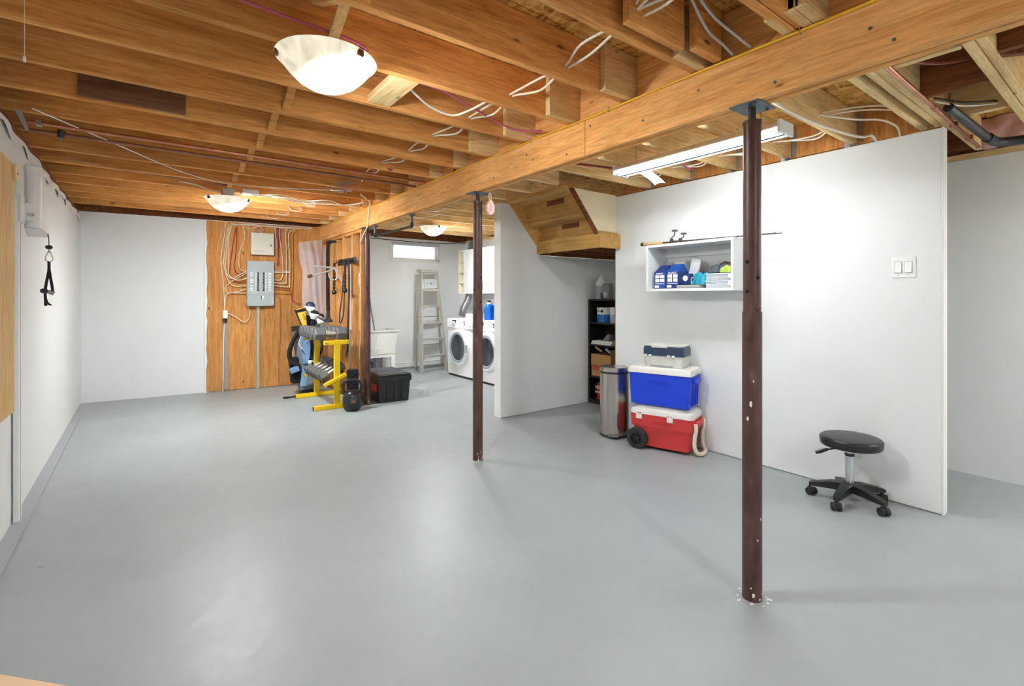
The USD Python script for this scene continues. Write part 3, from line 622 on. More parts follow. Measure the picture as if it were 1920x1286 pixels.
# two white cables threading through the joists
for j, (dx, dz) in enumerate(((0, 0), (.022, -.006))):
    p = [(1.50+dx, .42, 2.50)]
    hx = {8: 1.50, 9: 1.545, 10: 1.612, 11: 1.602, 12: 1.60, 13: 1.57, 14: 1.585, 15: 1.545, 16: 1.56}
    for i in range(8, 17):
        y = JY[i]
        p += [(hx[i]+dx, y-.02, 2.455+dz), (hx[i]+dx, y+.055, 2.455+dz)]
        p.append((hx[i]+dx+(.03 if j else -.012), y+.24, 2.452+dz-(.016 if j else 0)))
    cable('white_cable', ('upper' if j == 0 else 'lower') + ' of the two white cables threaded through the left-hand joists', p, .0062, 'white_wire', 5)
cable('white_cable', 'white cable drooping in a loop beside the nearest dome light', [(.90, 2.21, 2.45), (1.0, 2.28, 2.43), (1.101, 2.36, 2.415), (1.255, 2.45, 2.395), (1.399, 2.47, 2.385), (1.463, 2.40, 2.40), (1.53, 2.295, 2.44), (1.56, 2.20, 2.46)], .0065, 'white_wire')
cable('white_cable', 'short white cable end hanging above the nearest dome light', [(.86, 2.215, 2.50), (.875, 2.23, 2.47), (.885, 2.24, 2.43)], .0055, 'white_wire')
cable('white_cable', 'white cable crossing toward the right in the nearest joist bay', [(1.52, 1.285, 2.455), (1.58, 1.10, 2.47), (1.72, .98, 2.50), (1.95, .93, 2.52)], .0065, 'white_wire')
cable('white_cable', 'white cable hanging down into a joist hole in the nearest bay', [(1.545, 1.285, 2.455), (1.50, 1.18, 2.49), (1.45, 1.08, 2.55), (1.42, 1.0, 2.60)], .0065, 'white_wire')
for j in (0, 1):
    cable('grey_cable', ('first' if j == 0 else 'second') + ' of two pale cables sagging past the doubled blocks above the beam', [(1.38+.05*j, 1.0+.03*j, 2.58), (1.58+.04*j, 1.06+.03*j, 2.55), (1.80+.05*j, 1.08+.05*j, 2.47-.02*j), (1.98, 1.06+.07*j, 2.42), (2.06, 1.05+.08*j, 2.40)], .0062, 'light_grey')
cable('pink_cable', 'pink cable running along the joists past the nearest dome light to the beam', [(-.35, 2.10, 2.50), (-.091, 2.10, 2.50), (.166, 2.10, 2.475), (.40, 2.09, 2.45), (.72, 2.12, 2.45), (.874, 2.25, 2.46), (1.10, 2.32, 2.45), (1.294, 2.34, 2.45), (1.586, 2.45, 2.44), (1.884, 2.52, 2.42), (2.053, 2.42, 2.41)], .006, 'pink_wire')
cable('white_string', 'long white string slung diagonally under the left-hand joists', [(-.541, 3.791, 2.386), (-.244, 4.228, 2.378), (.197, 4.898, 2.372), (.581, 5.212, 2.38), (.974, 5.113, 2.38), (1.517, 4.886, 2.384)], .0038, 'paper_white')
cable('thin_wire', 'thin dark wire running beside the far-left joists toward the hanging lamp', [(-.52, 5.0, 2.384), (-.1, 5.15, 2.37), (.3, 5.25, 2.38), (.7, 5.45, 2.384)], .0022, 'mid_grey')
# cables around the hanging far lamp
for j in range(4):
    qq = random.Random(40+j)
    pts = [(.66+.03*j, 5.52+.05*j, 2.37)] + [(.66+.22*k, 5.5+.06*j+qq.uniform(-.08, .12), 2.382-qq.uniform(0, .012)) for k in range(1, 6)] + [(1.95, 5.45+.15*j, 2.40)]
    cable('white_cable', ('nearest', 'second nearest', 'second farthest', 'farthest')[j] + ' of the white cables running from the hanging dome light toward the beam', pts, .0055, 'white_wire', group='cables from the far dome light to the beam')
cable('white_cable', 'short white cable left of the hanging dome light', [(.20, 5.38, 2.385), (.34, 5.42, 2.375), (.46, 5.52, 2.36), (.56, 5.52, 2.35)], .006, 'white_wire')
solo('junction_cover', 'white plastic cover beside the hanging dome light', 'junction box', MB().bx(.71, 5.38, 2.345, .86, 5.50, 2.388, .006), 'white_plastic')
for j, (x, y) in enumerate(((1.42, 6.05), (1.36, 6.50), (1.30, 6.92), (1.25, 7.30))):
    cable('white_cable', ('nearest', 'second', 'third', 'farthest')[j] + ' short white cable loop poking through a joist before the breaker panel', [(x, y, 2.47), (x+.03, y-.06, 2.40), (x+.12, y-.10, 2.39), (x+.15, y-.05, 2.43), (x+.10, y+.05, 2.47)], .0055, 'white_wire', group='cable loops through the far joists')
cable('white_cable', 'pair of white cables dropping over the side of the beam to the stud partition', [(1.75, 5.0, 2.395), (1.98, 5.35, 2.395), (2.050, 5.56, 2.38), (2.053, 5.60, 2.25), (2.053, 5.63, 2.16), (2.06, 5.80, 2.07), (2.068, 5.93, 1.98)], .0065, 'white_wire')
wad = MB()
qq = random.Random(5)
for k in range(7):
    c = np.array([1.50, 4.80, 2.41])
    wad.tube(spl([c + [qq.uniform(-.12, .12), qq.uniform(-.15, .15), qq.uniform(-.05, .05)] for _ in range(5)], 6), .0025, 5)
solo('wire_tangle', 'tangle of thin grey wire at a far joist near the beam', 'wire', wad, 'galvanised')
# water pipes under the left joists
p1 = thing('copper_pipe', 'copper water pipe running across under the left-hand joists', 'pipe', (0, 0, 0))
part(p1, 'tube', MB().cyl((-.63, 4.05, 2.376), (2.02, 4.05, 2.376), .011, seg=12), 'copper')
part(p1, 'coupling', MB().cyl((.98, 4.05, 2.376), (1.03, 4.05, 2.376), .0135, seg=12), 'copper')
part(p1, 'strap', MB().bx(-.56, 4.03, 2.36, -.535, 4.075, 2.392), 'galvanised')
p2 = thing('dark_pipe', 'dark tarnished water pipe behind the copper pipe', 'pipe', (0, 0, 0))
part(p2, 'tube', MB().cyl((-.63, 4.24, 2.374), (2.02, 4.24, 2.374), .011, seg=12), 'dull_copper')
part(p2, 'valve', MB().cyl((-.47, 4.24, 2.35), (-.47, 4.24, 2.40), .02, seg=12).cyl((-.47, 4.20, 2.345), (-.47, 4.28, 2.345), .007, seg=8), 'plate_steel')
solo('pipe_bracket', 'grey steel bracket on the sill at the left end of the pipes', 'bracket', MB().hull([(-.63, 3.90, 2.392), (-.60, 3.90, 2.392), (-.63, 3.93, 2.392), (-.60, 3.93, 2.392), (-.60, 3.99, 2.315), (-.585, 3.99, 2.315), (-.60, 4.02, 2.315), (-.585, 4.02, 2.315)]), 'galvanised')
# pull string of an out-of-view lamp
ps = thing('pull_string', 'thin pull string with a small white end hanging at the upper left', 'pull string', (-.33, 2.19, 2.09))
part(ps, 'string', MB().cyl((0, 0, .01), (0, 0, .36), .0014, seg=5), 'cream_plastic')
part(ps, 'tip', MB().lathe([(0, -.006), (.004, -.004), (.004, .012), (0, .016)], seg=10), 'white_plastic')
# right-hand side
for j in range(4):
    y0, y1 = JY[9+j]-.039, JY[10+j]-.039
    for s in (0, 1):
        cable('white_cable', f'{("upper", "lower")[s]} cable of the {("nearest", "second", "third", "farthest")[j]} white pair strung between joists above the partition', [(3.60+.02*s, y0+.04, 2.46), (3.64+.03*s, y0+.15, 2.43-.015*s), (3.66, y1-.10, 2.445), (3.66, y1, 2.46)], .006, 'white_wire', group='cable pairs above the partition')
cable('white_cable', 'thick white cable bundle tied under the joist right of the nearest post', [(2.66, 1.24, 2.375), (2.98, 1.245, 2.368), (3.35, 1.21, 2.36), (3.70, 1.17, 2.37), (3.80, 1.13, 2.385), (3.87, 1.12, 2.345)], .009, 'white_wire')
cable('white_cable', 'white cable looping down into the top of the partition', [(3.30, 1.26, 2.45), (3.48, 1.12, 2.42), (3.62, 1.04, 2.425), (3.72, 1.0, 2.41), (3.84, 1.0, 2.40), (3.875, 1.0, 2.345)], .006, 'white_wire')
for j in (0, 1):
    cable('white_cable', ('upper' if j == 0 else 'lower') + ' pale cable arching to the trimmer joists above the partition', [(3.34, 1.26, 2.47-.02*j), (3.50, 1.12, 2.50-.02*j), (3.62, 1.0, 2.50-.025*j), (3.72, .92, 2.48-.02*j)], .0055, 'white_wire', group='cables arching to the trimmers')
cable('maroon_cable', 'dark red cable slung in the bay right of the nearest post', [(2.20, .98, 2.45), (2.42, 1.0, 2.42), (2.66, 1.10, 2.43), (2.80, 1.22, 2.45)], .006, 'maroon_wire')
cable('maroon_cable', 'dark red cable in the bay beside the dark header', [(2.72, .70, 2.42), (2.85, .66, 2.41), (3.0, .60, 2.43), (3.12, .52, 2.46)], .0075, 'maroon_wire')
cable('maroon_cable', 'brown-red cable entering the far end of the fluorescent light', [(2.40, 2.94, 2.42), (2.55, 2.88, 2.40), (2.75, 2.72, 2.37), (2.95, 2.57, 2.34)], .009, 'maroon_wire')
for j in range(3):
    cable('pink_cable', ('lowest', 'middle', 'uppermost')[j] + ' pink cable end in the bay behind the fluorescent light', [(3.40+.05*j, 2.24, 2.48), (3.55+.04*j, 2.36+.03*j, 2.44), (3.70+.03*j, 2.42, 2.43), (3.80, 2.40+.03*j, 2.46)], .005, 'pink_wire', group='pink cables behind the fluorescent light')
sc = MB()
def scrap(u, v):
    return (3.05 + .24*v, 2.40 + .10*u - .04*v, 2.318 - .085*v*v + .012*math.sin(u*3))
sc.sheet(scrap, 6, 10, .003)
solo('plastic_guard', 'curved white plastic sheet hanging behind the far end of the fluorescent light', 'plastic sheet', sc, 'white_plastic')
p3 = thing('copper_pipe', 'copper pipe running along the trimmer joist past the partition end', 'pipe', (0, 0, 0))
part(p3, 'tube', MB().cyl((2.25, .735, 2.372), (4.62, .752, 2.372), .011, seg=12), 'copper')
part(p3, 'coupling', MB().cyl((3.45, .7437, 2.372), (3.52, .7442, 2.372), .014, seg=12), 'copper')
for x in (3.9, 4.3): part(p3, 'strap', MB().bx(x, .728, 2.36, x+.02, .766, 2.388), 'copper')
bp = thing('drain_pipe', 'black plastic drain pipe angled under the joists beyond the partition', 'pipe', (0, 0, 0))
part(bp, 'tube', MB().tube(spl([(3.62, .715, 2.40), (3.85, .690, 2.375), (4.30, .645, 2.33), (4.42, .60, 2.325), (4.46, .45, 2.33), (4.46, .15, 2.335)], 6), .025, 16), 'black_pipe', smooth=60)
part(bp, 'elbow', MB().tube(spl([(4.24, .651, 2.336), (4.38, .625, 2.327), (4.45, .54, 2.328), (4.46, .44, 2.33)], 6), .030, 16), 'black_pipe', smooth=60)
for j in (0, 1): cable('grey_cable', ('black' if j == 0 else 'white') + ' thin cable slung across the bay beyond the dark header', [(3.55, .76, 2.45-.02*j), (3.70, .66, 2.43-.02*j), (3.90, .56, 2.455-.015*j), (4.02, .50, 2.46)], .005, 'white_wire' if j else 'black_plastic', group='cables beyond the dark header')
# laundry bay cables
for j, y in enumerate((5.3, 5.75, 6.15, 6.6)):
    cable('white_cable', ('first', 'second', 'third', 'fourth')[j] + ' white cable loop below the laundry joists, counted from the beam', [(2.45+.1*j, y, 2.42), (2.62+.1*j, y+.08, 2.37), (2.80+.12*j, y+.02, 2.375), (2.95+.12*j, y-.1, 2.42)], .0055, 'white_wire', group='cables below the laundry joists')
cable('dark_cable', 'dark cable along the top of the laundry back wall', [(2.4, 8.25, 2.36), (3.2, 8.255, 2.345), (4.0, 8.25, 2.33), (4.55, 8.2, 2.345), (4.85, 8.0, 2.37)], .007, 'black_plastic')
cable('maroon_cable', 'red-brown cable end in the bay above the stair partition', [(2.62, 3.86, 2.47), (2.72, 3.75, 2.42), (2.80, 3.70, 2.43)], .006, 'maroon_wire')

# pull-up bar of iron pipe under the beam
pb = thing('pull_up_bar', 'dark iron pipe pull-up bar flanged to the underside of the beam', 'pull-up bar', (2.118, 5.05, 2.04))
for s in (-.505, .505):
    part(pb, 'flange', MB().cyl((0, s, .112), (0, s, .122), .038, seg=20).cyl((0, s, .095), (0, s, .112), .019, seg=14), 'plate_steel')
    part(pb, 'drop', MB().cyl((0, s, 0), (0, s, .11), .0135, seg=14), 'plate_steel')
    part(pb, 'elbow', MB().tube(spl([(0, s, .04), (0, s, .006), (0, s*.985, -.001), (0, s*.92, 0)], 5), .018, 14), 'dark_screw', smooth=60)
part(pb, 'bar', MB().cyl((0, -.505, 0), (0, .505, 0), .0135, seg=14), 'dark_screw')
# pink plastic pulley-shaped tag by the second post
pt = thing('pink_tag', 'pale pink plastic tag hanging from the beam beside the middle post', 'tag', (2.185, 3.225, 1.985))
part(pt, 'body', MB().prism([(-.012, .0), (.012, 0), (.036, .03), (.036, .075), (.010, .118), (-.010, .118), (-.036, .075), (-.036, .03)], -.013, .013, 'y'), 'pink_plastic')
part(pt, 'ridge', MB().rbx(-.006, -.019, .03, .006, -.012, .09, .004), 'pink_plastic')
part(pt, 'loop', MB().tube(spl([(-.007, 0, .118), (-.012, 0, .15), (0, 0, .176), (.012, 0, .15), (.007, 0, .118)], 5), .004, 8), 'pink_plastic')
part(pt, 'hook', MB().cyl((0, 0, .174), (0, 0, .182), .003, seg=8), 'plate_steel')

# ------------------------------------------------------------------ breaker panel wall
ep = thing('breaker_panel', 'grey electrical breaker panel on the plywood boards', 'breaker panel', (1.245, 7.752, 1.188))
part(ep, 'box', MB().bx(-.170, -.085, 0, .170, .01, .640, .004), 'grey_enamel')
part(ep, 'cover', MB().bx(-.172, -.091, .002, .172, -.085, .642, .003), 'grey_enamel')
for s in (-1, 1):
    for k in range(12):
        z = .215 + k*.0225
        part(ep, 'breaker', MB().bx(s*.036-.011, -.097, z, s*.036+.011, -.091, z+.017, .001), 'black_plastic')
    lb = MB(); lb2 = MB()
    for k in range(12):
        z = .215 + k*.0225
        lb.bx(s*.062-.008, -.0918, z+.002, s*.062+.008, -.0910, z+.014)
        if k not in (4, 8) or s > 0: lb2.bx(s*.115-.020, -.0918, z+.002, s*.115+.020, -.0910, z+.013)
    part(ep, 'number_strip', lb, 'paper_white', kind='stuff'); part(ep, 'circuit_label', lb2, 'paper_white', kind='stuff')
part(ep, 'main_switch', MB().bx(-.006, -.094, .105, .040, -.091, .142), 'paper_white')
part(ep, 'switch_lever', MB().bx(0, -.103, .108, .014, -.094, .140, .002), 'black_plastic')
part(ep, 'seam', MB().bx(-.170, -.0915, .158, .170, -.0910, .161), 'mid_grey')
for x, z in ((-.15, .02), (.15, .02), (-.15, .62), (.15, .62), (-.15, .16), (.15, .17)):
    part(ep, 'screw', MB().cyl((x, -.0925, z), (x, -.090, z), .004, seg=8), 'dark_screw')
part(ep, 'sticker', MB().bx(-.10, -.0918, .19, -.03, -.0910, .205).bx(.03, -.0918, .19, .10, -.0910, .205), 'light_grey', kind='stuff')
bx_ = thing('panel_box', 'beige metal cabinet with a keyhole above the breaker panel', 'metal box', (1.268, 7.750, 1.922))
part(bx_, 'box', MB().bx(-.143, -.085, 0, .143, .01, .305, .004), 'beige_enamel')
part(bx_, 'door', MB().bx(-.147, -.094, -.003, .147, -.086, .308, .003), 'beige_enamel')
part(bx_, 'lock', MB().cyl((.107, -.099, .135), (.107, -.094, .135), .010, seg=14), 'black_plastic')
part(bx_, 'emblem', MB().add(put(text('VIDEOTRON', .018, .0008), (-.115, -.0945, .035), (1, 0, 0), (0, 0, 1))), 'print_lilac')
solo('conduit', 'grey-green vertical conduit between the breaker panel and the floor', 'conduit', MB().cyl((1.222, 7.742, .002), (1.222, 7.742, 1.188), .024, seg=18).cyl((1.222, 7.742, .002), (1.222, 7.742, .10), .028, seg=18), 'conduit_grey')
ol = thing('outlet_box', 'small white outlet box with plugs on the boards left of the breaker panel', 'outlet', (.817, 7.80, 1.02))
part(ol, 'box', MB().bx(-.028, -.055, 0, .028, .02, .11, .004), 'white_plastic')
part(ol, 'plug', MB().bx(-.03, -.06, -.055, .024, -.015, .0, .006).bx(-.018, -.08, -.05, .012, -.06, -.01, .005), 'black_plastic')
solo('cable_duct', 'grey vertical cable duct on the boards below the white outlet box', 'cable duct', MB().bx(.802, 7.775, .03, .850, 7.812, .955, .004), 'mid_grey')
cable('white_cable', 'thin white cable running down beside the grey cable duct to the floor', [(.806, 7.76, 1.0), (.797, 7.765, .7), (.795, 7.768, .35), (.79, 7.765, .12), (.785, 7.76, .004)], .006, 'white_wire')
cable('white_cable', 'white cable loop hanging from the outlet box toward the right', [(.84, 7.76, 1.095), (.93, 7.745, 1.05), (1.02, 7.74, .975), (1.07, 7.738, .972), (1.115, 7.738, 1.04), (1.10, 7.742, 1.16), (1.05, 7.745, 1.30)], .0045, 'white_wire')
def wall_wire(xz, y=7.742): return [(x, y - .0973*0 + (1.2-x)*.0973 - .006, z) for x, z in xz]
WL = [
 ('white_wire', 'left', [(.823, 2.369), (.812, 2.210), (.771, 1.916), (.768, 1.751), (.796, 1.486), (.807, 1.233), (.81, 1.13)]),
 ('white_wire', 'left', [(.901, 2.351), (.845, 2.263), (.807, 1.917), (.801, 1.752), (.856, 1.538), (.934, 1.469), (1.078, 1.477)]),
 ('white_wire', 'left', [(.912, 2.333), (.856, 2.238), (.829, 1.919), (.818, 1.740), (.845, 1.614), (.901, 1.577), (.990, 1.631), (1.078, 1.672)]),
 ('red_wire', 'left', [(.945, 2.291), (.901, 1.974), (.878, 1.768), (.873, 1.640), (.912, 1.552), (.990, 1.527), (1.078, 1.529)]),
 ('red_wire', 'left', [(.957, 2.292), (.945, 1.925), (.923, 1.757), (.945, 1.668), (1.002, 1.637), (1.078, 1.646)]),
 ('white_wire', 'left', [(.889, 2.305), (.858, 2.124), (.856, 1.754), (.867, 1.615), (.968, 1.553), (1.078, 1.581)]),
 ('white_wire', 'left', [(1.036, 2.318), (1.053, 2.151), (.990, 1.953), (.985, 1.759), (1.013, 1.696), (1.078, 1.678)]),
 ('white_wire', 'left', [(1.078, 1.432), (.945, 1.385), (.856, 1.372), (.825, 1.410), (.845, 1.487), (.945, 1.572), (1.078, 1.652)]),
 ('white_wire', 'left', [(1.078, 1.373), (.867, 1.372), (.823, 1.309), (.812, 1.214), (.81, 1.13)]),
 ('white_wire', 'right', [(1.437, 2.346), (1.455, 2.166), (1.474, 1.952), (1.476, 1.818)]),
 ('white_wire', 'right', [(1.542, 2.355), (1.492, 2.263), (1.529, 1.955), (1.542, 1.767), (1.536, 1.631), (1.499, 1.563), (1.412, 1.575)]),
 ('white_wire', 'right', [(1.611, 2.333), (1.579, 2.256), (1.586, 1.958), (1.586, 1.565), (1.561, 1.517), (1.412, 1.528)]),
 ('white_wire', 'right', [(1.699, 2.320), (1.617, 2.232), (1.636, 1.906), (1.636, 1.511), (1.611, 1.463), (1.412, 1.488)]),
 ('yellow_wire', 'right', [(1.95, 2.365), (1.815, 2.341), (1.699, 2.286), (1.668, 2.195), (1.674, 1.772), (1.661, 1.430), (1.623, 1.375), (1.412, 1.381)]),
 ('red_wire', 'right', [(1.412, 1.448), (1.561, 1.436), (1.636, 1.416), (1.661, 1.293), (1.687, 1.239), (1.770, 1.217)]),
 ('white_wire', 'right', [(1.412, 1.688), (1.511, 1.696), (1.630, 1.695)]),
 ('white_wire', 'right', [(1.412, 1.675), (1.511, 1.674), (1.630, 1.677)]),
 ('pink_wire', 'right', [(1.462, 2.328), (1.468, 2.059), (1.480, 1.791)]),
 ('red_wire', 'right', [(1.480, 2.329), (1.486, 2.061), (1.468, 1.777)]),
 ('white_wire', 'top', [(.901, 2.338), (1.082, 2.335), (1.316, 2.339), (1.561, 2.343), (1.95, 2.344)]),
 ('white_wire', 'top', [(.923, 2.327), (1.128, 2.352), (1.376, 2.334), (1.623, 2.334), (1.93, 2.353)]),
 ('white_wire', 'top', [(1.036, 2.315), (1.128, 2.293), (1.245, 2.333), (1.413, 2.343)]),
 ('light_grey', 'top', [(1.082, 2.270), (1.151, 2.223), (1.190, 2.30), (1.25, 2.24), (1.31, 2.31)]),
]
_where = {'left': 'looping into the left side of the breaker panel', 'right': 'running down to the right side of the breaker panel', 'top': 'lying along the top of the boards above the beige metal cabinet'}
_col = {'white_wire': 'white', 'red_wire': 'red', 'yellow_wire': 'yellow', 'pink_wire': 'pink', 'light_grey': 'grey'}
_n = {}
for m, w, xz in WL: _n[(m, w)] = _n.get((m, w), 0) + 1
_ord = ('outermost', 'second outermost', 'third outermost', 'fourth', 'fifth', 'sixth', 'seventh', 'eighth')
_k = {}
for i, (m, w, xz) in enumerate(WL):
    many = _n[(m, w)] > 1; k = _k[(m, w)] = _k.get((m, w), -1) + 1
    lab = f'{_col[m]} cable {_where[w]}' if not many else f'{_ord[k]} {_col[m]} cable {_where[w]}'
    cable(_col[m] + '_cable', lab, wall_wire(xz, 7.742 - .007*(i % 3)), .0062, m, 6, group=f'{_col[m]} cables {_where[w]}' if many else None)
for x, z in ((.775, 2.20), (.80, 1.75), (.86, 1.755), (.925, 1.76), (.985, 1.76), (1.49, 2.24), (1.47, 1.80), (1.54, 1.77)):
    pass
cable('thin_wire', 'thin dark wire hanging down the boards right of the conduit', [(1.40, 7.715, 1.34), (1.50, 7.705, 1.30), (1.515, 7.70, 1.22), (1.50, 7.70, .95), (1.51, 7.70, .70), (1.49, 7.70, .50), (1.485, 7.70, .05)], .0028, 'maroon_wire')
# ------------------------------------------------------------------ plastic-wrapped insulation in the corner
vb = thing('vapour_barrier', 'clear plastic sheet wrapped over pink insulation in the corner of the studs', 'plastic sheeting', (0, 0, 0))
def ib(u, v):
    z = .95 + 1.05*v
    return (1.80 + .24*u + .012*math.sin(v*11), 7.60 - .035*math.sin(u*pi) - .01*math.sin(v*17+u*4), z)
part(vb, 'batt', MB().sheet(ib, 10, 24, .06), 'insulation', label='pink fibreglass batt behind the plastic')
def vs(u, v):
    z = .90 + 1.28*v
    spread = max(0, (v-.62)/.38)
    xl = 1.775 - .11*spread*(1-.5*spread) ; xr = 2.062
    x = xl + (xr-xl)*u
    return (x, 7.545 - .05*math.sin(u*pi) - .012*math.sin(u*19+v*6) - .012*math.sin(v*13+u*7) - .06*spread*math.sin(v*9+u*3)*.5, z - .16*spread*(1-u)*.4)
part(vb, 'sheet', MB().sheet(vs, 34, 44, .0015), 'plastic_film')
def vs2(u, v):
    return (2.058 - .004*math.sin(v*15), 7.27 + .26*u + .0*v, .90 + 1.15*v + .02*math.sin(u*6))
part(vb, 'side_sheet', MB().sheet(vs2, 12, 26, .0015), 'plastic_film')

# ------------------------------------------------------------------ hook rack with gym straps
hr = thing('hook_rack', 'black hook rack screwed across the studs', 'hook rack', (2.066, 6.43, 1.745))
part(hr, 'board', MB().bx(-.009, -.35, 0, .009, .35, .082, .004), 'black_plastic')
for k in range(6):
    y = -.29 + .116*k
    part(hr, 'hook', MB().tube(spl([(-.009, y, .05), (-.05, y, .03), (-.075, y, .035), (-.085, y, .065)], 4), .0055, 8), 'black_plastic', smooth=60)
def rope(loc, label, L, name='triceps_rope'):
    t = thing(name, label, 'rope handle', loc, 0, None)
    p = MB(); n = 22
    for s in (0, pi):
        p.tube([(.010*math.cos(k*1.1+s), .010*math.sin(k*1.1+s), -L*k/n) for k in range(n+1)], .010, 7)
    part(t, 'rope', p, 'black_rubber', smooth=60)
    part(t, 'ball', MB().lathe([(0, -L-.055), (.022, -L-.05), (.034, -L-.025), (.030, -L-.004), (.016, -L+.004), (0, -L+.006)], seg=18), 'black_plastic')
rope((1.96, 6.62, 1.765), 'black braided rope with a ball end hanging at the left of the hook rack', .36)
rope((1.97, 6.20, 1.765), 'black braided rope with a ball end hanging at the right of the hook rack', .34)
hb = thing('gym_attachment', 'chrome V-shaped gym attachment hung on the hook rack', 'gym attachment', (1.95, 6.60, 1.62))
part(hb, 'bar', MB().tube([(-.26, 0, .10), (.05, .0, .085)], .013, 10), 'aluminium')
part(hb, 'grip', MB().tube([(-.30, -.02, -.03), (-.10, 0, .03), (.03, 0, .09)], .012, 10), 'aluminium')
part(hb, 'yoke', MB().tube(spl([(-.02, .02, .08), (-.06, .02, 0), (-.02, .02, -.07), (.04, 0, -.05), (.04, 0, .07)], 6), .009, 8), 'aluminium', smooth=60)
part(hb, 'link', MB().tube([(.0, 0, .10), (.10, .0, -.09)], .011, 8), 'aluminium')
part(hb, 'end_grip', MB().cyl((-.335, -.022, -.04), (-.285, -.019, -.025), .022, seg=14), 'bronze')
def strap(name, label, pts, w, mat, t=.004, wx=(0, 1, 0)):
    p = spl(pts, 6); wv = np.array(wx)*w/2; m = MB()
    tan = np.gradient(p, axis=0); tan /= np.linalg.norm(tan, axis=1, keepdims=True)
    nn = np.cross(tan, np.array(wx)); nn /= np.maximum(np.linalg.norm(nn, axis=1, keepdims=True), 1e-9)
    v, f = [], []
    for a, n_ in zip(p, nn): v += [a-wv-n_*t/2, a+wv-n_*t/2, a+wv+n_*t/2, a-wv+n_*t/2]
    for i in range(len(p)-1):
        for j in range(4):
            a, b = 4*i+j, 4*i+(j+1) % 4
            f += [[a, b, b+4], [a, b+4, a+4]]
    f += [[0, 2, 1], [0, 3, 2]]; e = 4*(len(p)-1); f += [[e, e+1, e+2], [e, e+2, e+3]]
    return m.add(trimesh.Trimesh(np.array(v), f, process=False))
solo('gym_strap', 'long black nylon strap hanging in a loop from the right of the hook rack', 'strap', strap('', '', [(1.985, 6.24, 1.80), (1.975, 6.23, 1.5), (1.965, 6.25, 1.1), (1.95, 6.33, .98), (1.955, 6.36, 1.1), (1.975, 6.33, 1.35), (1.985, 6.29, 1.65)], .035, 'x'), 'black_fabric')
solo('gym_strap', 'black webbing strap hanging from the right end of the hook rack to dumbbell height', 'strap', strap('', '', [(1.985, 6.10, 1.80), (1.99, 6.10, 1.4), (1.985, 6.12, 1.0), (1.98, 6.12, .70), (1.96, 6.12, .56)], .055, 'x'), 'black_fabric')
bd = thing('resistance_band', 'long black tube strap hanging from the beam left of the hook rack', 'strap', (1.99, 6.98, 0))
part(bd, 'strap', strap('', '', [(.05, .0, 2.09), (.0, 0, 2.07), (-.01, 0, 1.9), (-.01, 0, 1.4), (-.005, .0, 1.12)], .085, 'x', .03), 'black_fabric')
part(bd, 'grip', MB().lathe([(.012, 1.15), (.020, 1.12), (.03, 1.02), (.058, .99), (.062, .965), (0, .96)][::-1], (-.005, 0, 0), 20), 'black_rubber')
part(bd, 'anchor', MB().bx(-.03, -.09, 2.085, .085, .05, 2.105, .004), 'black_plastic')

# white drain pipe inside the partition
solo('drain_pipe', 'white plastic drain pipe standing between the last studs', 'pipe', MB().cyl((2.32, 6.86, .0), (2.32, 6.86, 1.1), .028, seg=16).cyl((2.32, 6.86, .48), (2.32, 6.86, .58), .036, seg=16), 'tub_white')
cable('white_cable', 'white cable coil on the stud behind the farthest post', [(2.07, 5.90, 1.62), (2.05, 5.89, 1.60), (2.045, 5.89, 1.52), (2.06, 5.89, 1.46), (2.072, 5.90, 1.50)], .005, 'white_wire')

# ------------------------------------------------------------------ golf bag
gb = thing('golf_bag', 'blue and grey golf bag with black pockets standing behind the dumbbell rack', 'golf bag', (1.72, 6.98, 0))
M = rotm(ry=-4, rx=-6)
def ell(z0, z1, a0, b0, a1, b1, n=10, seg=28, c0=(0, 0), c1=(0, 0)):
    v, f = [], []
    th = np.arange(seg)*2*pi/seg
    for i in range(n):
        t = i/(n-1); a = a0+(a1-a0)*t; b = b0+(b1-b0)*t
        bulge = 1+.04*math.sin(t*pi*3)
        v.append(np.stack([a*bulge*np.cos(th)+c0[0]+(c1[0]-c0[0])*t, b*bulge*np.sin(th)+c0[1]+(c1[1]-c0[1])*t, np.full(seg, z0+(z1-z0)*t)], 1))
    v = np.vstack(v)
    for i in range(n-1):
        for j in range(seg): p, q_ = i*seg+j, i*seg+(j+1) % seg; f += [[p, q_, q_+seg], [p, q_+seg, p+seg]]
    v = np.vstack([v, [[c0[0], c0[1], z0], [c1[0], c1[1], z1]]])
    for j in range(seg): f += [[n*seg, (j+1) % seg, j], [n*seg+1, (n-1)*seg+j, (n-1)*seg+(j+1) % seg]]
    return trimesh.Trimesh(v, f, process=False)
part(gb, 'body', MB().add(ell(.02, .90, .115, .10, .125, .11)).move(M), 'grey_fabric')
part(gb, 'base', MB().add(ell(.0, .06, .12, .105, .12, .105, 3)).move(M), 'black_plastic')
part(gb, 'collar', MB().add(ell(.86, .93, .135, .12, .138, .122, 3)).move(M), 'black_plastic')
part(gb, 'panel', MB().rbx(-.06, -.135, .40, .07, -.08, .84, .03).move(M), 'blue_fabric', label='light blue front panel')
part(gb, 'panel', MB().rbx(.07, -.10, .12, .14, .02, .80, .03).move(M), 'blue_fabric', label='light blue side panel')
part(gb, 'pocket', MB().rbx(-.21, -.10, .16, -.09, .06, .52, .04).move(M), 'black_fabric', label='black side pocket')
part(gb, 'pocket', MB().rbx(-.08, -.19, .10, .08, -.09, .38, .04).move(M), 'grey_fabric', label='grey lower pocket')
part(gb, 'pad', MB().rbx(-.17, -.20, .08, -.08, -.14, .36, .028).move(rotm(ry=14) @ M), 'blue_fabric', label='light blue shoulder pad hanging down')
part(gb, 'pad', MB().rbx(-.16, -.19, .34, -.04, -.15, .42, .02).move(rotm(ry=-12) @ M), 'blue_fabric', label='upper light blue shoulder pad')
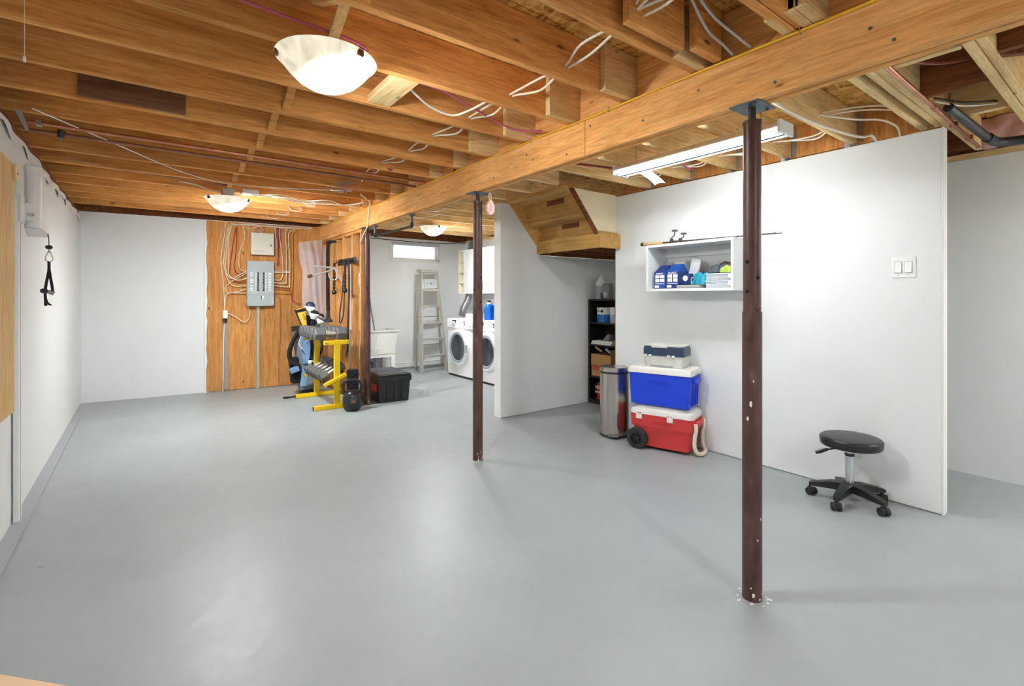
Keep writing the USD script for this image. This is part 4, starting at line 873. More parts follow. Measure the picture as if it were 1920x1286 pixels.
part(gb, 'strap', strap('', '', [(-.12, -.02, .88), (-.20, -.05, .74), (-.255, -.06, .58), (-.23, -.07, .46), (-.14, -.10, .40)], .10, 'x', .03, (.5, .8, 0)), 'black_fabric')
part(gb, 'strap', strap('', '', [(-.02, -.14, .84), (.01, -.15, .68), (0, -.155, .52), (-.03, -.16, .42)], .04, 'x', .008, (1, 0, 0)), 'black_fabric')
part(gb, 'strap', strap('', '', [(-.11, -.11, .80), (-.15, -.13, .70), (-.11, -.14, .62)], .025, 'x', .006, (.6, .6, 0)), 'white_strap')
part(gb, 'buckle', MB().rbx(-.05, -.185, .42, .0, -.16, .47, .01).tube(spl([(-.05, -.19, .44), (0, -.21, .40), (.04, -.19, .42), (.0, -.17, .46), (-.05, -.18, .45)], 5), .008, 8), 'white_strap')
part(gb, 'handle', MB().tube(spl([(.11, -.08, .80), (.155, -.10, .70), (.15, -.10, .58), (.11, -.08, .50)], 5), .014, 10), 'black_rubber')
part(gb, 'stand_foot', MB().tube(spl([(-.10, -.10, .05), (-.16, -.16, .02), (-.26, -.20, .012), (-.31, -.20, .012)], 5), .009, 8).rbx(-.36, -.225, .002, -.29, -.175, .022, .008), 'black_plastic')
# clubs standing in the bag: covers
def cover(name, label, base, top, r0, r1, mat, trim, tm):
    t = thing(name, label, 'golf club cover', base)
    d = np.array(top)-np.array(base); L = np.linalg.norm(d)
    zax = d/L; xax = np.cross([0, 1, 0], zax); xax /= np.linalg.norm(xax); R = np.eye(4); R[:3, 0], R[:3, 1], R[:3, 2] = xax, np.cross(zax, xax), zax
    if trim == 'flat':
        pf = [(-.028, 0), (.028, 0), (.062, L), (-.062, L)]
        part(t, 'sock', MB().prism(pf, -.022, .022, 'y').move(R), mat)
        part(t, 'edge', MB().prism([(-.036, 0), (-.028, 0), (-.062, L), (-.075, L)], -.023, .023, 'y').prism([(.028, 0), (.036, 0), (.066, L), (.062, L)], -.023, .023, 'y').move(R), tm)
        part(t, 'top_band', MB().prism([(-.058, L*.82), (.058, L*.82), (.062, L*.99), (-.062, L*.99)], -.0235, .0235, 'y').move(R), tm)
        part(t, 'lettering', MB().add(put(text('Golf', .035, .001), (.012, -.0225, L*.70), (0, 0, -1), (1, 0, 0))).move(R), 'print_black')
    else:
        part(t, 'sock', MB().lathe([(0, 0), (r0*.7, 0), (r0*.8, L*.45), (r1, L*.72), (r1*.86, L*.92), (r1*.4, L), (0, L)], seg=20, M=R @ np.diag([1, .75, 1, 1])), mat)
        part(t, 'band', MB().lathe([(r0*.83, L*.42), (r1*1.02, L*.66), (r1*1.03, L*.74), (r1*.97, L*.80)], seg=20, M=R @ np.diag([1.02, .78, 1, 1])), tm)
    part(t, 'shaft', MB().cyl((0, 0, -.25), (0, 0, .01), .006, seg=8).move(R), 'chrome')
cover('club_cover', 'yellow and black flat golf club cover standing in the bag', (1.655, 6.93, .93), (1.60, 6.91, 1.16), .04, .06, 'gold_yellow', 'flat', 'black_fabric')
cover('club_cover', 'tall white and blue driver cover rising behind the yellow cover', (1.70, 7.0, .93), (1.76, 7.0, 1.25), .04, .068, 'navy_plastic', 'r', 'paper_white')
cover('club_cover', 'black and white cover right of the driver cover', (1.755, 6.95, .93), (1.80, 6.93, 1.13), .04, .062, 'black_fabric', 'r', 'paper_white')
cover('club_cover', 'smaller black and white cover leaning to the right of the bag', (1.80, 6.97, .92), (1.90, 6.96, 1.08), .035, .05, 'black_fabric', 'r', 'light_grey')
cover('club_cover', 'lowest black cover at the right edge of the bag', (1.80, 6.88, .90), (1.87, 6.86, 1.03), .035, .052, 'charcoal_fabric', 'r', 'paper_white')
cover('club_cover', 'dark grey cover in the middle of the bag behind the others', (1.74, 7.06, .93), (1.80, 7.10, 1.19), .035, .055, 'black_fabric', 'r', 'pale_blue')

# ------------------------------------------------------------------ dumbbell rack and dumbbells
dr = thing('dumbbell_rack', 'yellow steel two-tier dumbbell rack', 'dumbbell rack', (1.76, 6.30, 0))
for y in (-.465, .41):
    part(dr, 'foot', MB().bx(-.27, y-.025, .002, .27, y+.025, .052, .004), 'yellow_paint')
    for s in (-.272, .262): part(dr, 'foot_cap', MB().bx(s, y-.024, .004, s+.010, y+.024, .050, .003), 'black_plastic')
    part(dr, 'upright', MB().bx(-.034, y-.02, .052, .034, y+.02, .80, .004), 'yellow_paint')
    part(dr, 'top_bar', MB().bx(-.15, y-.022, .755, .135, y+.022, .806, .004), 'yellow_paint')
    t = MB().bx(-.15, -.022, -.02, .13, .022, .02, .004).move(trimesh.transformations.translation_matrix((-.02, y-.024, .345)) @ rotm(ry=-24))
    part(dr, 'tilted_bar', t, 'yellow_paint')
    for x, z in ((-.13, .78), (.115, .78)): part(dr, 'bolt', MB().cyl((x, y-.026, z), (x, y-.020, z), .007, seg=8), 'plate_steel')
for x in (-.12, .105):
    part(dr, 'top_rail', MB().bx(x-.02, -.44, .806, x+.02, .39, .812), 'black_plastic')
    part(dr, 'low_rail', MB().bx(x-.02, -.44, -.002, x+.02, .39, .004).move(trimesh.transformations.translation_matrix((-.02, 0, .372)) @ rotm(ry=-24)), 'black_plastic')
def hexhead(x0, x1, r):
    a = np.arange(6)*pi/3
    pts = [(x, k*r*math.cos(t), k*r*math.sin(t)) for x, k in ((x0, .86), (x0+.012, 1), (x1-.012, 1), (x1, .86)) for t in a]
    return MB().hull(pts)
def dumbbell(loc, label, tilt, first=None, grp=None, sc=1.0):
    if first is not None: return dup(first, label, loc, 0, grp, (0, tilt, 0))
    t = thing('dumbbell', label, 'dumbbell', loc, 0, grp)
    UsdGeom.Xformable(t).AddRotateXYZOp(opSuffix='tilt').Set(Gf.Vec3f(0, tilt, 0))
    part(t, 'head', hexhead(-.185*sc, -.065*sc, .078*sc), 'iron_grey', smooth=20); part(t, 'head', hexhead(.065*sc, .185*sc, .078*sc), 'iron_grey', smooth=20)
    part(t, 'handle', MB().tube([(x, 0, 0) for x in np.linspace(-.07, .07, 9)], [.014, .0155, .017, .018, .0185, .018, .017, .0155, .014], 14), 'aluminium', smooth=60)
    return t
top = None
for k in range(5):
    o = dumbbell((1.705, 5.915 + .168*k, .882), ['grey hex dumbbell at the near end of the top tier', 'second hex dumbbell from the near end of the top tier', 'middle hex dumbbell of the top tier', 'fourth hex dumbbell on the top tier', 'farthest hex dumbbell on the top tier'][k], 0, top)
    top = top or o
low = None
for k in range(5):
    o = dumbbell((1.725, 5.925 + .162*k, .430), ['grey hex dumbbell with chrome handle at the near end of the tilted lower tier', 'second chrome-handled hex dumbbell of the lower tier', 'middle chrome-handled hex dumbbell of the lower tier', 'fourth chrome-handled hex dumbbell of the lower tier', 'farthest chrome-handled hex dumbbell of the lower tier'][k], -27, low, None, .84)
    low = low or o
kb = thing('kettlebell', 'large black kettlebell in front of the farthest post', 'kettlebell', (1.872, 5.62, 0), -20)
part(kb, 'body', MB().lathe([(0, .002), (.07, .002), (.092, .02), (.108, .06), (.112, .11), (.108, .16), (.092, .205), (.06, .235), (0, .245)], seg=36), 'black_vinyl')
part(kb, 'handle', MB().tube(spl([(-.085, 0, .19), (-.102, 0, .26), (-.095, 0, .315), (-.06, 0, .345), (0, 0, .352), (.06, 0, .345), (.095, 0, .315), (.102, 0, .26), (.085, 0, .19)], 6), .019, 12), 'black_vinyl', smooth=60)
part(kb, 'badge', MB().bx(-.02, -.114, .10, .045, -.102, .155, .002), 'charcoal_fabric')
part(kb, 'lettering', MB().add(put(text('30', .020, .0012, True), (.0, -.1145, .112), (1, 0, 0), (0, 0, 1))), 'print_orange')
fr = thing('foam_roller', 'black bumpy foam roller standing behind the kettlebell', 'foam roller', (1.935, 5.80, 0))
part(fr, 'core', MB().cyl((0, 0, 0), (0, 0, .45), .058, seg=28), 'black_rubber')
kn = MB()
for k in range(11):
    for j in range(12):
        a = 2*pi*(j+.5*(k % 2))/12; c = np.array([math.cos(a), math.sin(a), 0]); 
        kn.rbx(-.011, -.012, -.015, .011, .012, .015, .007, 2, M=trimesh.transformations.translation_matrix(c*.060 + [0, 0, .022+.0405*k]) @ rotm(rz=math.degrees(a)))
part(fr, 'knob', kn, 'black_vinyl', kind='stuff')

# ------------------------------------------------------------------ black storage box
sb = thing('storage_box', 'black plastic storage box with a grey mat on its lid', 'storage box', (2.45, 6.03, 0), -1)
part(sb, 'bin', MB().hull([(x*k, y*k, z) for x in (-.205, .205) for y in (-.29, .29) for z, k in ((.002, .93), (.27, 1.0))]), 'black_plastic')
part(sb, 'rim', MB().rbx(-.222, -.308, .255, .222, .308, .325, .012), 'black_plastic')
part(sb, 'lid', MB().rbx(-.215, -.30, .322, .215, .30, .352, .010), 'black_plastic')
part(sb, 'mat', MB().bx(-.20, -.275, .352, .19, .28, .360, .004), 'charcoal_fabric', label='dark grey mat lying on the lid')
for x in (-.1, .0, .1):
    part(sb, 'rib', MB().bx(x-.006, -.292, .03, x+.006, -.276, .25), 'black_plastic')
part(sb, 'tag', MB().bx(-.224, -.22, .14, -.206, -.10, .225, .004), 'red_label', label='red tag on the left side')
part(sb, 'handle', MB().rbx(.20, -.08, .20, .235, .08, .25, .010), 'black_plastic')

# ------------------------------------------------------------------ laundry tub, broom, ladder
lt = thing('laundry_tub', 'white plastic laundry tub standing against the laundry wall', 'laundry tub', (3.04, 7.99, 0))
bw = sg.Polygon([(-.30, -.25), (.30, -.25), (.30, .25), (-.30, .25)])
def tubshell():
    o = trimesh.convex.convex_hull(np.array([(x*k, y*k, z) for x in (-.31, .31) for y in (-.26, .26) for z, k in ((.36, .86), (.74, 1.0))]))
    i = trimesh.convex.convex_hull(np.array([(x*k, y*k, z) for x in (-.29, .29) for y in (-.24, .24) for z, k in ((.385, .85), (.80, 1.02))]))
    a = m3.Manifold(m3.Mesh(np.array(o.vertices, np.float32), np.array(o.faces, np.uint32))) - m3.Manifold(m3.Mesh(np.array(i.vertices, np.float32), np.array(i.faces, np.uint32)))
    mm = a.to_mesh(); return trimesh.Trimesh(mm.vert_properties[:, :3], mm.tri_verts)
part(lt, 'basin', MB().add(tubshell()), 'tub_white')
part(lt, 'rim', MB().prism(sg.Polygon([(-.34, -.285), (.34, -.285), (.34, .28), (-.34, .28)], [[(-.29, -.24), (-.29, .24), (.29, .24), (.29, -.24)]]), .735, .758, 'z'), 'tub_white')
part(lt, 'apron', MB().hull([(x, y, z) for x in (-.26, .26) for y in (-.21, .21) for z in (.30, .365)]), 'tub_white')
for x in (-.24, .24):
    for y in (-.19, .19):
        part(lt, 'leg', MB().hull([(x+dx*(.035 if z else .028), y+dy*(.03 if z else .024), z or .0) for dx in (-1, 1) for dy in (-1, 1) for z in (0, .32)]), 'tub_white')
part(lt, 'drain', MB().cyl((0, 0, .12), (0, 0, .34), .022, seg=14).tube(spl([(0, 0, .14), (0, .03, .08), (0, .1, .08), (0, .12, .16), (0, .2, .2)], 4), .02, 12), 'grey_plastic')
solo('broom_handle', 'grey pole leaning in the corner behind the laundry tub', 'pole', MB().tube([(3.13, 8.10, .45), (3.03, 8.25, 1.36)], .0125, 12), 'grey_plastic')
ld = thing('step_ladder', 'worn aluminium step ladder leaning against the laundry wall', 'ladder', (0, 0, 0))
fl_, fr_ = np.array([3.672, 7.50, 0]), np.array([4.225, 7.62, 0]); tl_, tr_ = np.array([3.875, 7.93, 1.775]), np.array([4.20, 7.98, 1.775])
def rail(a, b, w, d, mat, nm):
    t = MB(); ux = (fr_-fl_)/np.linalg.norm(fr_-fl_); uy = np.cross([0, 0, 1], ux)
    t.hull([p + ux*sx*w + uy*sy*d for p in (a, b) for sx in (-1, 1) for sy in (-1, 1)])
    part(ld, nm, t, mat)
rail(fl_, tl_, .016, .034, 'aluminium', 'front_rail'); rail(fr_, tr_, .016, .034, 'aluminium', 'front_rail')
bl_, brr = np.array([3.845, 8.08, 0]), np.array([4.42, 8.16, 0])
rail(bl_, tl_ + [-.03, .09, -.05], .010, .016, 'aluminium', 'rear_rail'); rail(brr, tr_ + [.03, .09, -.05], .010, .016, 'aluminium', 'rear_rail')
for k in range(1, 6):
    s = k/6*.98
    a = fl_ + (tl_-fl_)*s; b = fr_ + (tr_-fr_)*s
    t = MB(); ux = (b-a)/np.linalg.norm(b-a); uy = np.array([-ux[1], ux[0], 0])
    t.hull([p + uy*sy + np.array([0, 0, sz]) for p in (a, b) for sy in (-.045, .045) for sz in (-.004, .004)]).hull([p + uy*sy + np.array([0, 0, sz]) for p in (a, b) for sy in (-.047, -.043) for sz in (-.03, .004)])
    part(ld, 'step', t, 'aluminium')
    if k in (1, 3, 4):
        for e, sg_ in ((a, 1), (b, -1)):
            part(ld, 'brace', MB().tube([e + ux*sg_*.01 - [0, 0, .10], e + ux*sg_*.10 - [0, 0, .012]], .006, 6), 'aluminium')
c = (tl_+tr_)/2; ux = (tr_-tl_)/np.linalg.norm(tr_-tl_); ang = math.degrees(math.atan2(ux[1], ux[0]))
part(ld, 'top_cap', MB().bx(-.19, -.06, -.03, .19, .10, .02, .005).move(trimesh.transformations.translation_matrix(c + [0, .01, .01]) @ rotm(rz=ang)), 'aluminium')
part(ld, 'label_plate', MB().bx(-.14, -.03, -.30, .14, -.022, -.14).move(trimesh.transformations.translation_matrix(c + [0, -.05, .0]) @ rotm(rz=ang)), 'light_grey')
for x in (-.07, 0, .07): part(ld, 'rivet', MB().cyl((x, -.036, -.22), (x, -.028, -.22), .011 if x == 0 else .006, seg=10).move(trimesh.transformations.translation_matrix(c + [0, -.05, .0]) @ rotm(rz=ang)), 'dark_screw')
for a, b in ((bl_, brr),):
    for s in (.25, .55): part(ld, 'rear_bar', MB().tube([a + (tl_ + [-.03, .09, -.05] - a)*s, b + (tr_ + [.03, .09, -.05] - b)*s], .007, 8), 'aluminium')
# low white baseboard heater on the laundry wall
he = thing('baseboard_heater', 'low white baseboard heater along the laundry back wall', 'heater', (4.05, 8.245, 0))
part(he, 'cover', MB().prism([(-.03, .035), (-.03, .10), (-.012, .12), (.03, .12), (.03, .035)], -.72, .72, 'x'), 'white_metal')
part(he, 'grille', MB().bx(-.70, -.0285, .092, .70, -.020, .108), 'mid_grey')
part(he, 'foot_gap', MB().bx(-.72, -.02, 0, .72, .03, .035), 'mid_grey')

# ------------------------------------------------------------------ washing machines
def washer(y0, y1, label, swap=False):
    yc = (y0+y1)/2; w = y1-y0
    t = thing('washing_machine', label, 'washing machine', (4.03, yc, 0), 0, None)
    part(t, 'body', MB().rbx(.0, -w/2+.004, .03, .78, w/2-.004, .955, .018), 'washer_white')
    part(t, 'plinth', MB().bx(.02, -w/2+.02, 0, .74, w/2-.02, .035), 'black_plastic')
    part(t, 'control_panel', MB().rbx(-.018, -w/2+.006, .80, .03, w/2-.006, .952, .012), 'washer_white')
    M0 = trimesh.transformations.translation_matrix((0, 0, .492)) @ rotm(ry=-90)
    part(t, 'door_ring', MB().lathe([(.250, .03), (.248, .055), (.262, .058), (.288, .046), (.305, .02), (.308, -.004)], seg=56, M=M0), 'washer_white')
    part(t, 'door_trim', MB().lathe([(.205, .020), (.205, .044), (.225, .058), (.252, .056), (.252, .03)], seg=56, M=M0), 'washer_grey')
    part(t, 'door_glass', MB().lathe([(.0, .020), (.08, .024), (.15, .036), (.206, .046), (.206, .02), (0, .01)], seg=48, M=M0), 'smoke_glass')
    part(t, 'door_handle', MB().rbx(-.060, -.292, .43, -.036, -.252, .56, .010), 'washer_grey')
    part(t, 'knob', MB().lathe([(.0, .045), (.035, .042), (.045, .018), (.05, .016)][::-1], (0, .16, .875), 28, M=rotm(ry=-90)), 'light_grey')
    part(t, 'display', MB().bx(-.021, .10, .885, -.017, .215, .935, .001), 'smoke_glass')
    for y, z in ((-.16, .90), (-.17, .865)): part(t, 'button', MB().bx(-.022, y-.015, z, -.017, y+.015, z+.022, .002), 'black_plastic')
    pr = MB()
    for k in range(6): pr.bx(-.0185, -.02-.05*(k % 3), .88+.025*(k//3), -.0178, .01-.05*(k % 3), .884+.025*(k//3))
    part(t, 'print', pr, 'light_grey', kind='stuff')
    part(t, 'drawer', MB().rbx(-.024, -w/2+.03, .845, -.012, -.22, .925, .005), 'washer_white')
    return t
washer(6.412, 7.235, 'white front-loading washing machine next to the step ladder')
washer(5.585, 6.408, 'white front-loading machine half hidden behind the middle post')
# things on the machines
def jug(name, label, loc, r, h, mat, cap, cm):
    t = thing(name, label, 'bottle', loc)
    part(t, 'body', MB().lathe([(0, 0), (r*.96, 0), (r, r*.1), (r, h*.30), (r*.97, h*.33), (r, h*.36), (r, h*.74), (r*.8, h*.86), (r*.42, h*.90), (r*.42, h*.92), (0, h*.92)], seg=24), mat)
    part(t, 'cap', MB().lathe([(0, h*.90), (r*.5, h*.90), (r*.5, h), (0, h)], seg=18), cm)
    part(t, 'handle', MB().tube(spl([(-r*.85, 0, h*.72), (-r*1.05, 0, h*.60), (-r*1.02, 0, h*.45), (-r*.9, 0, h*.38)], 4), r*.13, 8), mat)
jug('detergent_bottle', 'large blue detergent jug with white cap on the hidden machine', (4.25, 6.30, .956), .078, .275, 'bottle_blue', 1, 'white_plastic')
jug('detergent_bottle', 'blue jug just showing beside the partition edge', (4.30, 6.12, .956), .07, .30, 'bottle_blue', 1, 'navy_plastic')
jug('softener_bottle', 'dark jug left of the middle post on the machines', (4.30, 6.72, .956), .07, .31, 'bottle_black', 1, 'black_plastic')
jug('softener_bottle', 'tall dark bottle right of the middle post on the machines', (4.40, 6.52, .956), .06, .30, 'bottle_black', 1, 'black_plastic')
solo('white_basket', 'low white tray on the washing machine by the dryer duct', 'tray', MB().lathe([(0, 0), (.11, 0), (.135, .07), (.13, .07), (.105, .006), (0, .006)], (4.40, 7.02, .956), 28), 'white_plastic')
dc = MB(); pts = spl([(4.40, 7.38, .99), (4.46, 7.42, 1.12), (4.56, 7.45, 1.25), (4.60, 7.46, 1.365)], 22)
dc.tube(pts, [.056 + .006*(k % 2) for k in range(len(pts))], 18)
solo('dryer_duct', 'crinkled silver foil duct rising from the machines behind the cabinet', 'duct', dc, 'foil', smooth=20)
dc = MB(); pts = spl([(4.72, 7.60, 2.152), (4.74, 7.62, 2.26), (4.74, 7.62, 2.36)], 10)
dc.tube(pts, [.056 + .006*(k % 2) for k in range(len(pts))], 18)
solo('dryer_duct', 'short silver foil duct above the open cubby shelf', 'duct', dc, 'foil', smooth=20)
# wall cabinets over the machines
cu = thing('cubby_shelf', 'narrow cream open cubby shelf at the end of the wall cabinets', 'shelf', (4.50, 7.575, 1.37))
part(cu, 'side', MB().bx(0, .082, 0, .39, .098, .78), 'shelf_cream'); part(cu, 'side', MB().bx(0, -.098, 0, .39, -.082, .78), 'shelf_cream')
part(cu, 'back', MB().bx(.37, -.082, 0, .385, .082, .78), 'shelf_cream')
for z in (0, .19, .38, .57, .764): part(cu, 'shelf_board', MB().bx(0, -.082, z, .37, .082, z+.016), 'shelf_cream')
for y0, y1, lb, hy in ((6.735, 7.473, 'white shaker wall cabinet with a long door next to the cubby shelf', -.30), (5.95, 6.730, 'white shaker wall cabinet nearest the partition edge', .33)):
    w = y1-y0
    t = thing('wall_cabinet', lb, 'cabinet', (4.50, (y0+y1)/2, 1.37))
    part(t, 'body', MB().bx(.002, -w/2, 0, .39, w/2, .785, .002), 'cabinet_white')
    d = part(t, 'door', MB().bx(-.012, -w/2+.003, .003, .0, w/2-.003, .782).bx(-.020, -w/2+.003, .003, -.012, -w/2+.07, .782, .001).bx(-.020, w/2-.07, .003, -.012, w/2-.003, .782, .001).bx(-.020, -w/2+.07, .003, -.012, w/2-.07, .075, .001).bx(-.020, -w/2+.07, .71, -.012, w/2-.07, .782, .001), 'cabinet_white')
    part(d, 'handle', MB().tube([(-.022, hy, .06), (-.045, hy, .06), (-.045, hy, .21), (-.022, hy, .21)], .005, 8), 'chrome')
# ------------------------------------------------------------------ left wall: pulley tower
bdw = thing('pine_board', 'tall knotty pine board fixed to the left wall', 'board', (-.651, 3.75, .68), .735)
part(bdw, 'board', MB().bx(0, -.35, 0, .030, .115, 1.39, .003), 'pine_board')
part(bdw, 'bracket', MB().bx(.0305, .075, 1.30, .043, .135, 1.385, .002), 'peach_wood')
part(bdw, 'screw', MB().cyl((.0425, .105, 1.34), (.045, .105, 1.34), .006, seg=10), 'dark_screw')
tw = thing('pulley_tower', 'white wall-mounted cable pulley tower beside the pine board', 'pulley tower', (-.654, 4.03, 0), .735)
part(tw, 'rail', MB().bx(.004, -.05, .005, .030, .040, 1.93, .003), 'white_metal')
part(tw, 'rail_slot', MB().bx(.029, -.006, .01, .0315, .000, 1.92), 'light_grey')
part(tw, 'plate', MB().bx(.031, -.05, 1.765, .042, .06, 1.93, .002).bx(.031, .045, 1.78, .07, .058, 1.89, .002), 'white_metal')
part(tw, 'cylinder', MB().cyl((.072, .09, 1.745), (.072, .09, 2.12), .039, seg=36), 'white_metal')
part(tw, 'cap', MB().lathe([(.041, 0), (.041, .030), (.035, .038), (0, .040)], (.072, .09, 2.088), 36), 'white_plastic')
part(tw, 'knob', MB().cyl((.058, .044, 1.82), (.078, .030, 1.82), .010, seg=14), 'chrome')
part(tw, 'pulley_arm', MB().prism([(.034, 1.744), (.112, 1.744), (.138, 1.712), (.134, 1.694), (.048, 1.692)], .077, .103, 'y'), 'white_metal')
part(tw, 'pulley', MB().cyl((.126, .082, 1.706), (.126, .098, 1.706), .013, seg=20), 'black_plastic')
hx_, hy_ = -.654+.141, 4.03+.092
ch = thing('exercise_strap', 'black cord with ball stop, carabiner and strap handle hanging from the pulley tower', 'exercise strap', (hx_, hy_, 0))
part(ch, 'cable', MB().tube([(-.014, 0, 1.718), (-.003, 0, 1.712), (0, 0, 1.67), (0, 0, 1.60)], .0024, 6), 'black_plastic')
part(ch, 'ball', MB().lathe([(0, -.013), (.013, -.011), (.019, 0), (.013, .011), (0, .013)], (0, 0, 1.633), 20), 'black_plastic')
part(ch, 'carabiner', MB().tube(spl([(0, 0, 1.612), (.009, 0, 1.595), (.017, 0, 1.560), (.009, 0, 1.545), (-.009, 0, 1.545), (-.017, 0, 1.560), (-.009, 0, 1.595), (0, 0, 1.612)], 6), .0034, 8), 'chrome', smooth=60)
part(ch, 'strap', MB().add(strap('', '', [(0, 0, 1.545), (0, 0, 1.50), (-.004, 0, 1.46), (-.012, 0, 1.41), (-.017, .0, 1.35), (-.014, 0, 1.27)], .014, 'x', .005, (.75, .66, 0)).get()), 'black_fabric')
part(ch, 'strap', MB().add(strap('', '', [(0, 0, 1.50), (.006, 0, 1.45), (.013, 0, 1.40), (.018, .0, 1.35)], .014, 'x', .005, (.75, .66, 0)).get()), 'black_fabric')
part(ch, 'grip', MB().rbx(-.040, -.022, 1.347, -.002, .016, 1.377, .014), 'black_plastic')
part(ch, 'ferrule', MB().cyl((-.004, 0, 1.358), (.022, .006, 1.345), .013, seg=14), 'mid_grey')
part(ch, 'strap_tail', MB().add(strap('', '', [(-.014, 0, 1.31), (-.008, 0, 1.29), (.008, 0, 1.272)], .014, 'x', .004, (.75, .66, 0)).get()), 'black_fabric')
solo('wall_batten', 'thin vertical seam strip on the left wall below the pulley tower', 'strip', MB().bx(-.640, 4.10, .02, -.634, 4.112, 1.64), 'wall_edge')
# ragged plastic along the top of the left wall
def pl(u, v):
    y = 3.2 + 4.7*u
    x = -.566 - .01283*(y+3.2) + .012
    return (x + .006*math.sin(u*60) + .004*math.sin(u*23), y, 2.30 - .055*v - .018*v*math.sin(u*47) - .012*v*math.sin(u*101))
solo('plastic_sheet', 'ragged strip of plastic along the top of the left wall', 'plastic sheet', MB().sheet(pl, 120, 5, .0012), 'wall_edge')
# bench corner close to the camera
wb = thing('bench', 'pale wooden bench corner at the lower left, closest to the camera', 'bench', (-.28, 1.10, 0))
e = np.array([(-.335+.28, 1.444-1.10), (.02+.28, 1.067-1.10)])
pd_ = np.array([-.727, -.686])*.28
poly = [tuple(e[0]), tuple(e[1]), tuple(e[1]+pd_), tuple(e[0]+pd_)]
part(wb, 'top', MB().prism(poly[::-1], .565, .60, 'z'), 'peach_wood')
for t_, s_ in ((.15, .25), (.85, .25), (.15, .8), (.85, .8)):
    c_ = e[0] + (e[1]-e[0])*t_ + pd_*s_
    part(wb, 'leg', MB().bx(c_[0]-.02, c_[1]-.02, 0, c_[0]+.02, c_[1]+.02, .565, .003), 'peach_wood')

# ------------------------------------------------------------------ storage alcove: black shelf unit
su = thing('shelf_unit', 'tall black shelf unit in the alcove under the stairs', 'shelf unit', (4.38, 3.93, 0))
part(su, 'side', MB().bx(0, .325, 0, .29, .345, 1.29, .001), 'shelf_black'); part(su, 'side', MB().bx(0, -.345, 0, .29, -.325, 1.29, .001), 'shelf_black')
part(su, 'back', MB().bx(.28, -.325, 0, .288, .325, 1.28), 'shelf_black')
for z in (.035, .325, .715, .985, 1.272): part(su, 'shelf_board', MB().bx(.002, -.325, z, .28, .325, z+.018, .001), 'shelf_black')
part(su, 'kick', MB().bx(.01, -.325, 0, .025, .325, .035), 'shelf_black')
jt = thing('jug', 'tall grey plastic jug with a white cone top on the shelf unit', 'jug', (4.50, 4.17, 1.291))
part(jt, 'body', MB().lathe([(0, 0), (.066, 0), (.07, .01), (.07, .16), (.066, .165)], seg=24), 'jug_grey')
part(jt, 'top', MB().lathe([(.068, .165), (.066, .20), (.05, .235), (.022, .275), (.016, .285), (.016, .30), (0, .30)], seg=24), 'white_plastic')
an = thing('lantern', 'grey metal device beside the jug on top of the shelf unit', 'device', (4.47, 4.03, 1.291))
part(an, 'body', MB().rbx(-.05, -.05, 0, .05, .05, .19, .015), 'grey_plastic')
part(an, 'dial', MB().cyl((-.055, 0, .06), (-.048, 0, .06), .035, seg=20), 'light_grey')
part(an, 'valve', MB().cyl((-.04, .07, .0), (-.04, .07, .06), .012, seg=10).lathe([(0, .06), (.018, .065), (.018, .075), (0, .08)], (-.04, .07, 0), 12), 'bronze')
def tub(name, label, loc, r, h, c0, c1, txt=None, tc='print_black'):
    t = thing(name, label, 'tub', loc)
    part(t, 'body', MB().lathe([(0, 0), (r*.98, 0), (r, .006), (r, h*.56)], seg=28), c0)
    part(t, 'label', MB().lathe([(r*1.003, h*.54), (r*1.003, h*.93), (r*.9, h*.93)], seg=28), c1)
    part(t, 'lid', MB().lathe([(r*1.03, h*.92), (r*1.03, h), (0, h)], seg=28), c1)
    if txt: part(t, 'lettering', MB().add(put(text(txt, .016, .001, True), (-r*1.02, .045, h*.72), (0, -1, 0), (0, 0, 1))), tc)
    return t
t = tub('coffee_tub', 'blue and white round tub on the upper shelf of the shelf unit', (4.50, 4.12, 1.004), .088, .185, 'can_blue', 'paper_white', 'MaxCafé')
part(t, 'spot', MB().cyl((-.0895, -.045, .14), (-.086, -.045, .14), .017, seg=14), 'print_black')
tub('coffee_tub', 'second round tub mostly hidden behind the partition edge', (4.50, 3.92, 1.004), .08, .19, 'light_grey', 'paper_white')
for k, (dz, w, m, lb) in enumerate(((0, .16, 'cream_plastic', 'bottom pale book of the pile on the middle shelf'), (.024, .15, 'paper_white', 'top pale book of the pile on the middle shelf'))):
    bk = thing('book', lb, 'book', (4.47, 4.08 - .01*k, .734+dz), 6*k)
    part(bk, 'pages', MB().bx(-.074, -w, .003, .072, w, .020), 'paper_white'); part(bk, 'cover', MB().bx(-.076, -w-.002, 0, .076, w+.002, .003).bx(-.076, -w-.002, .020, .076, w+.002, .023), m)
solo('gadget', 'grey angular gadget lying on the books', 'gadget', MB().hull([(4.42, 3.98, .782), (4.42, 4.08, .782), (4.52, 3.98, .782), (4.52, 4.08, .782), (4.44, 3.97, .86), (4.50, 3.97, .86), (4.45, 4.02, .865)]), 'grey_plastic')
bxl = thing('cardboard_box', 'flat taped cardboard box under the open box on the shelf unit', 'cardboard box', (4.50, 4.08, .344))
part(bxl, 'carton', MB().bx(-.11, -.16, 0, .11, .15, .125, .002), 'cardboard'); part(bxl, 'tape', MB().bx(-.112, -.06, .075, -.1105, .13, .126), 'orange_tape')
part(bxl, 'print', MB().bx(-.112, -.13, .02, -.1108, -.07, .06), 'bag_brown')
bxo = thing('cardboard_box', 'open cardboard box full of tools on the shelf unit', 'cardboard box', (4.50, 4.08, .470))
for a in ((-.11, -.165, -.106, .155), (.106, -.165, .11, .155)): part(bxo, 'panel', MB().bx(a[0], a[1], 0, a[2], a[3], .145), 'cardboard')
for a in ((-.106, -.165, .106, -.161), (-.106, .151, .106, .155)): part(bxo, 'panel', MB().bx(a[0], a[1], 0, a[2], a[3], .145), 'cardboard')
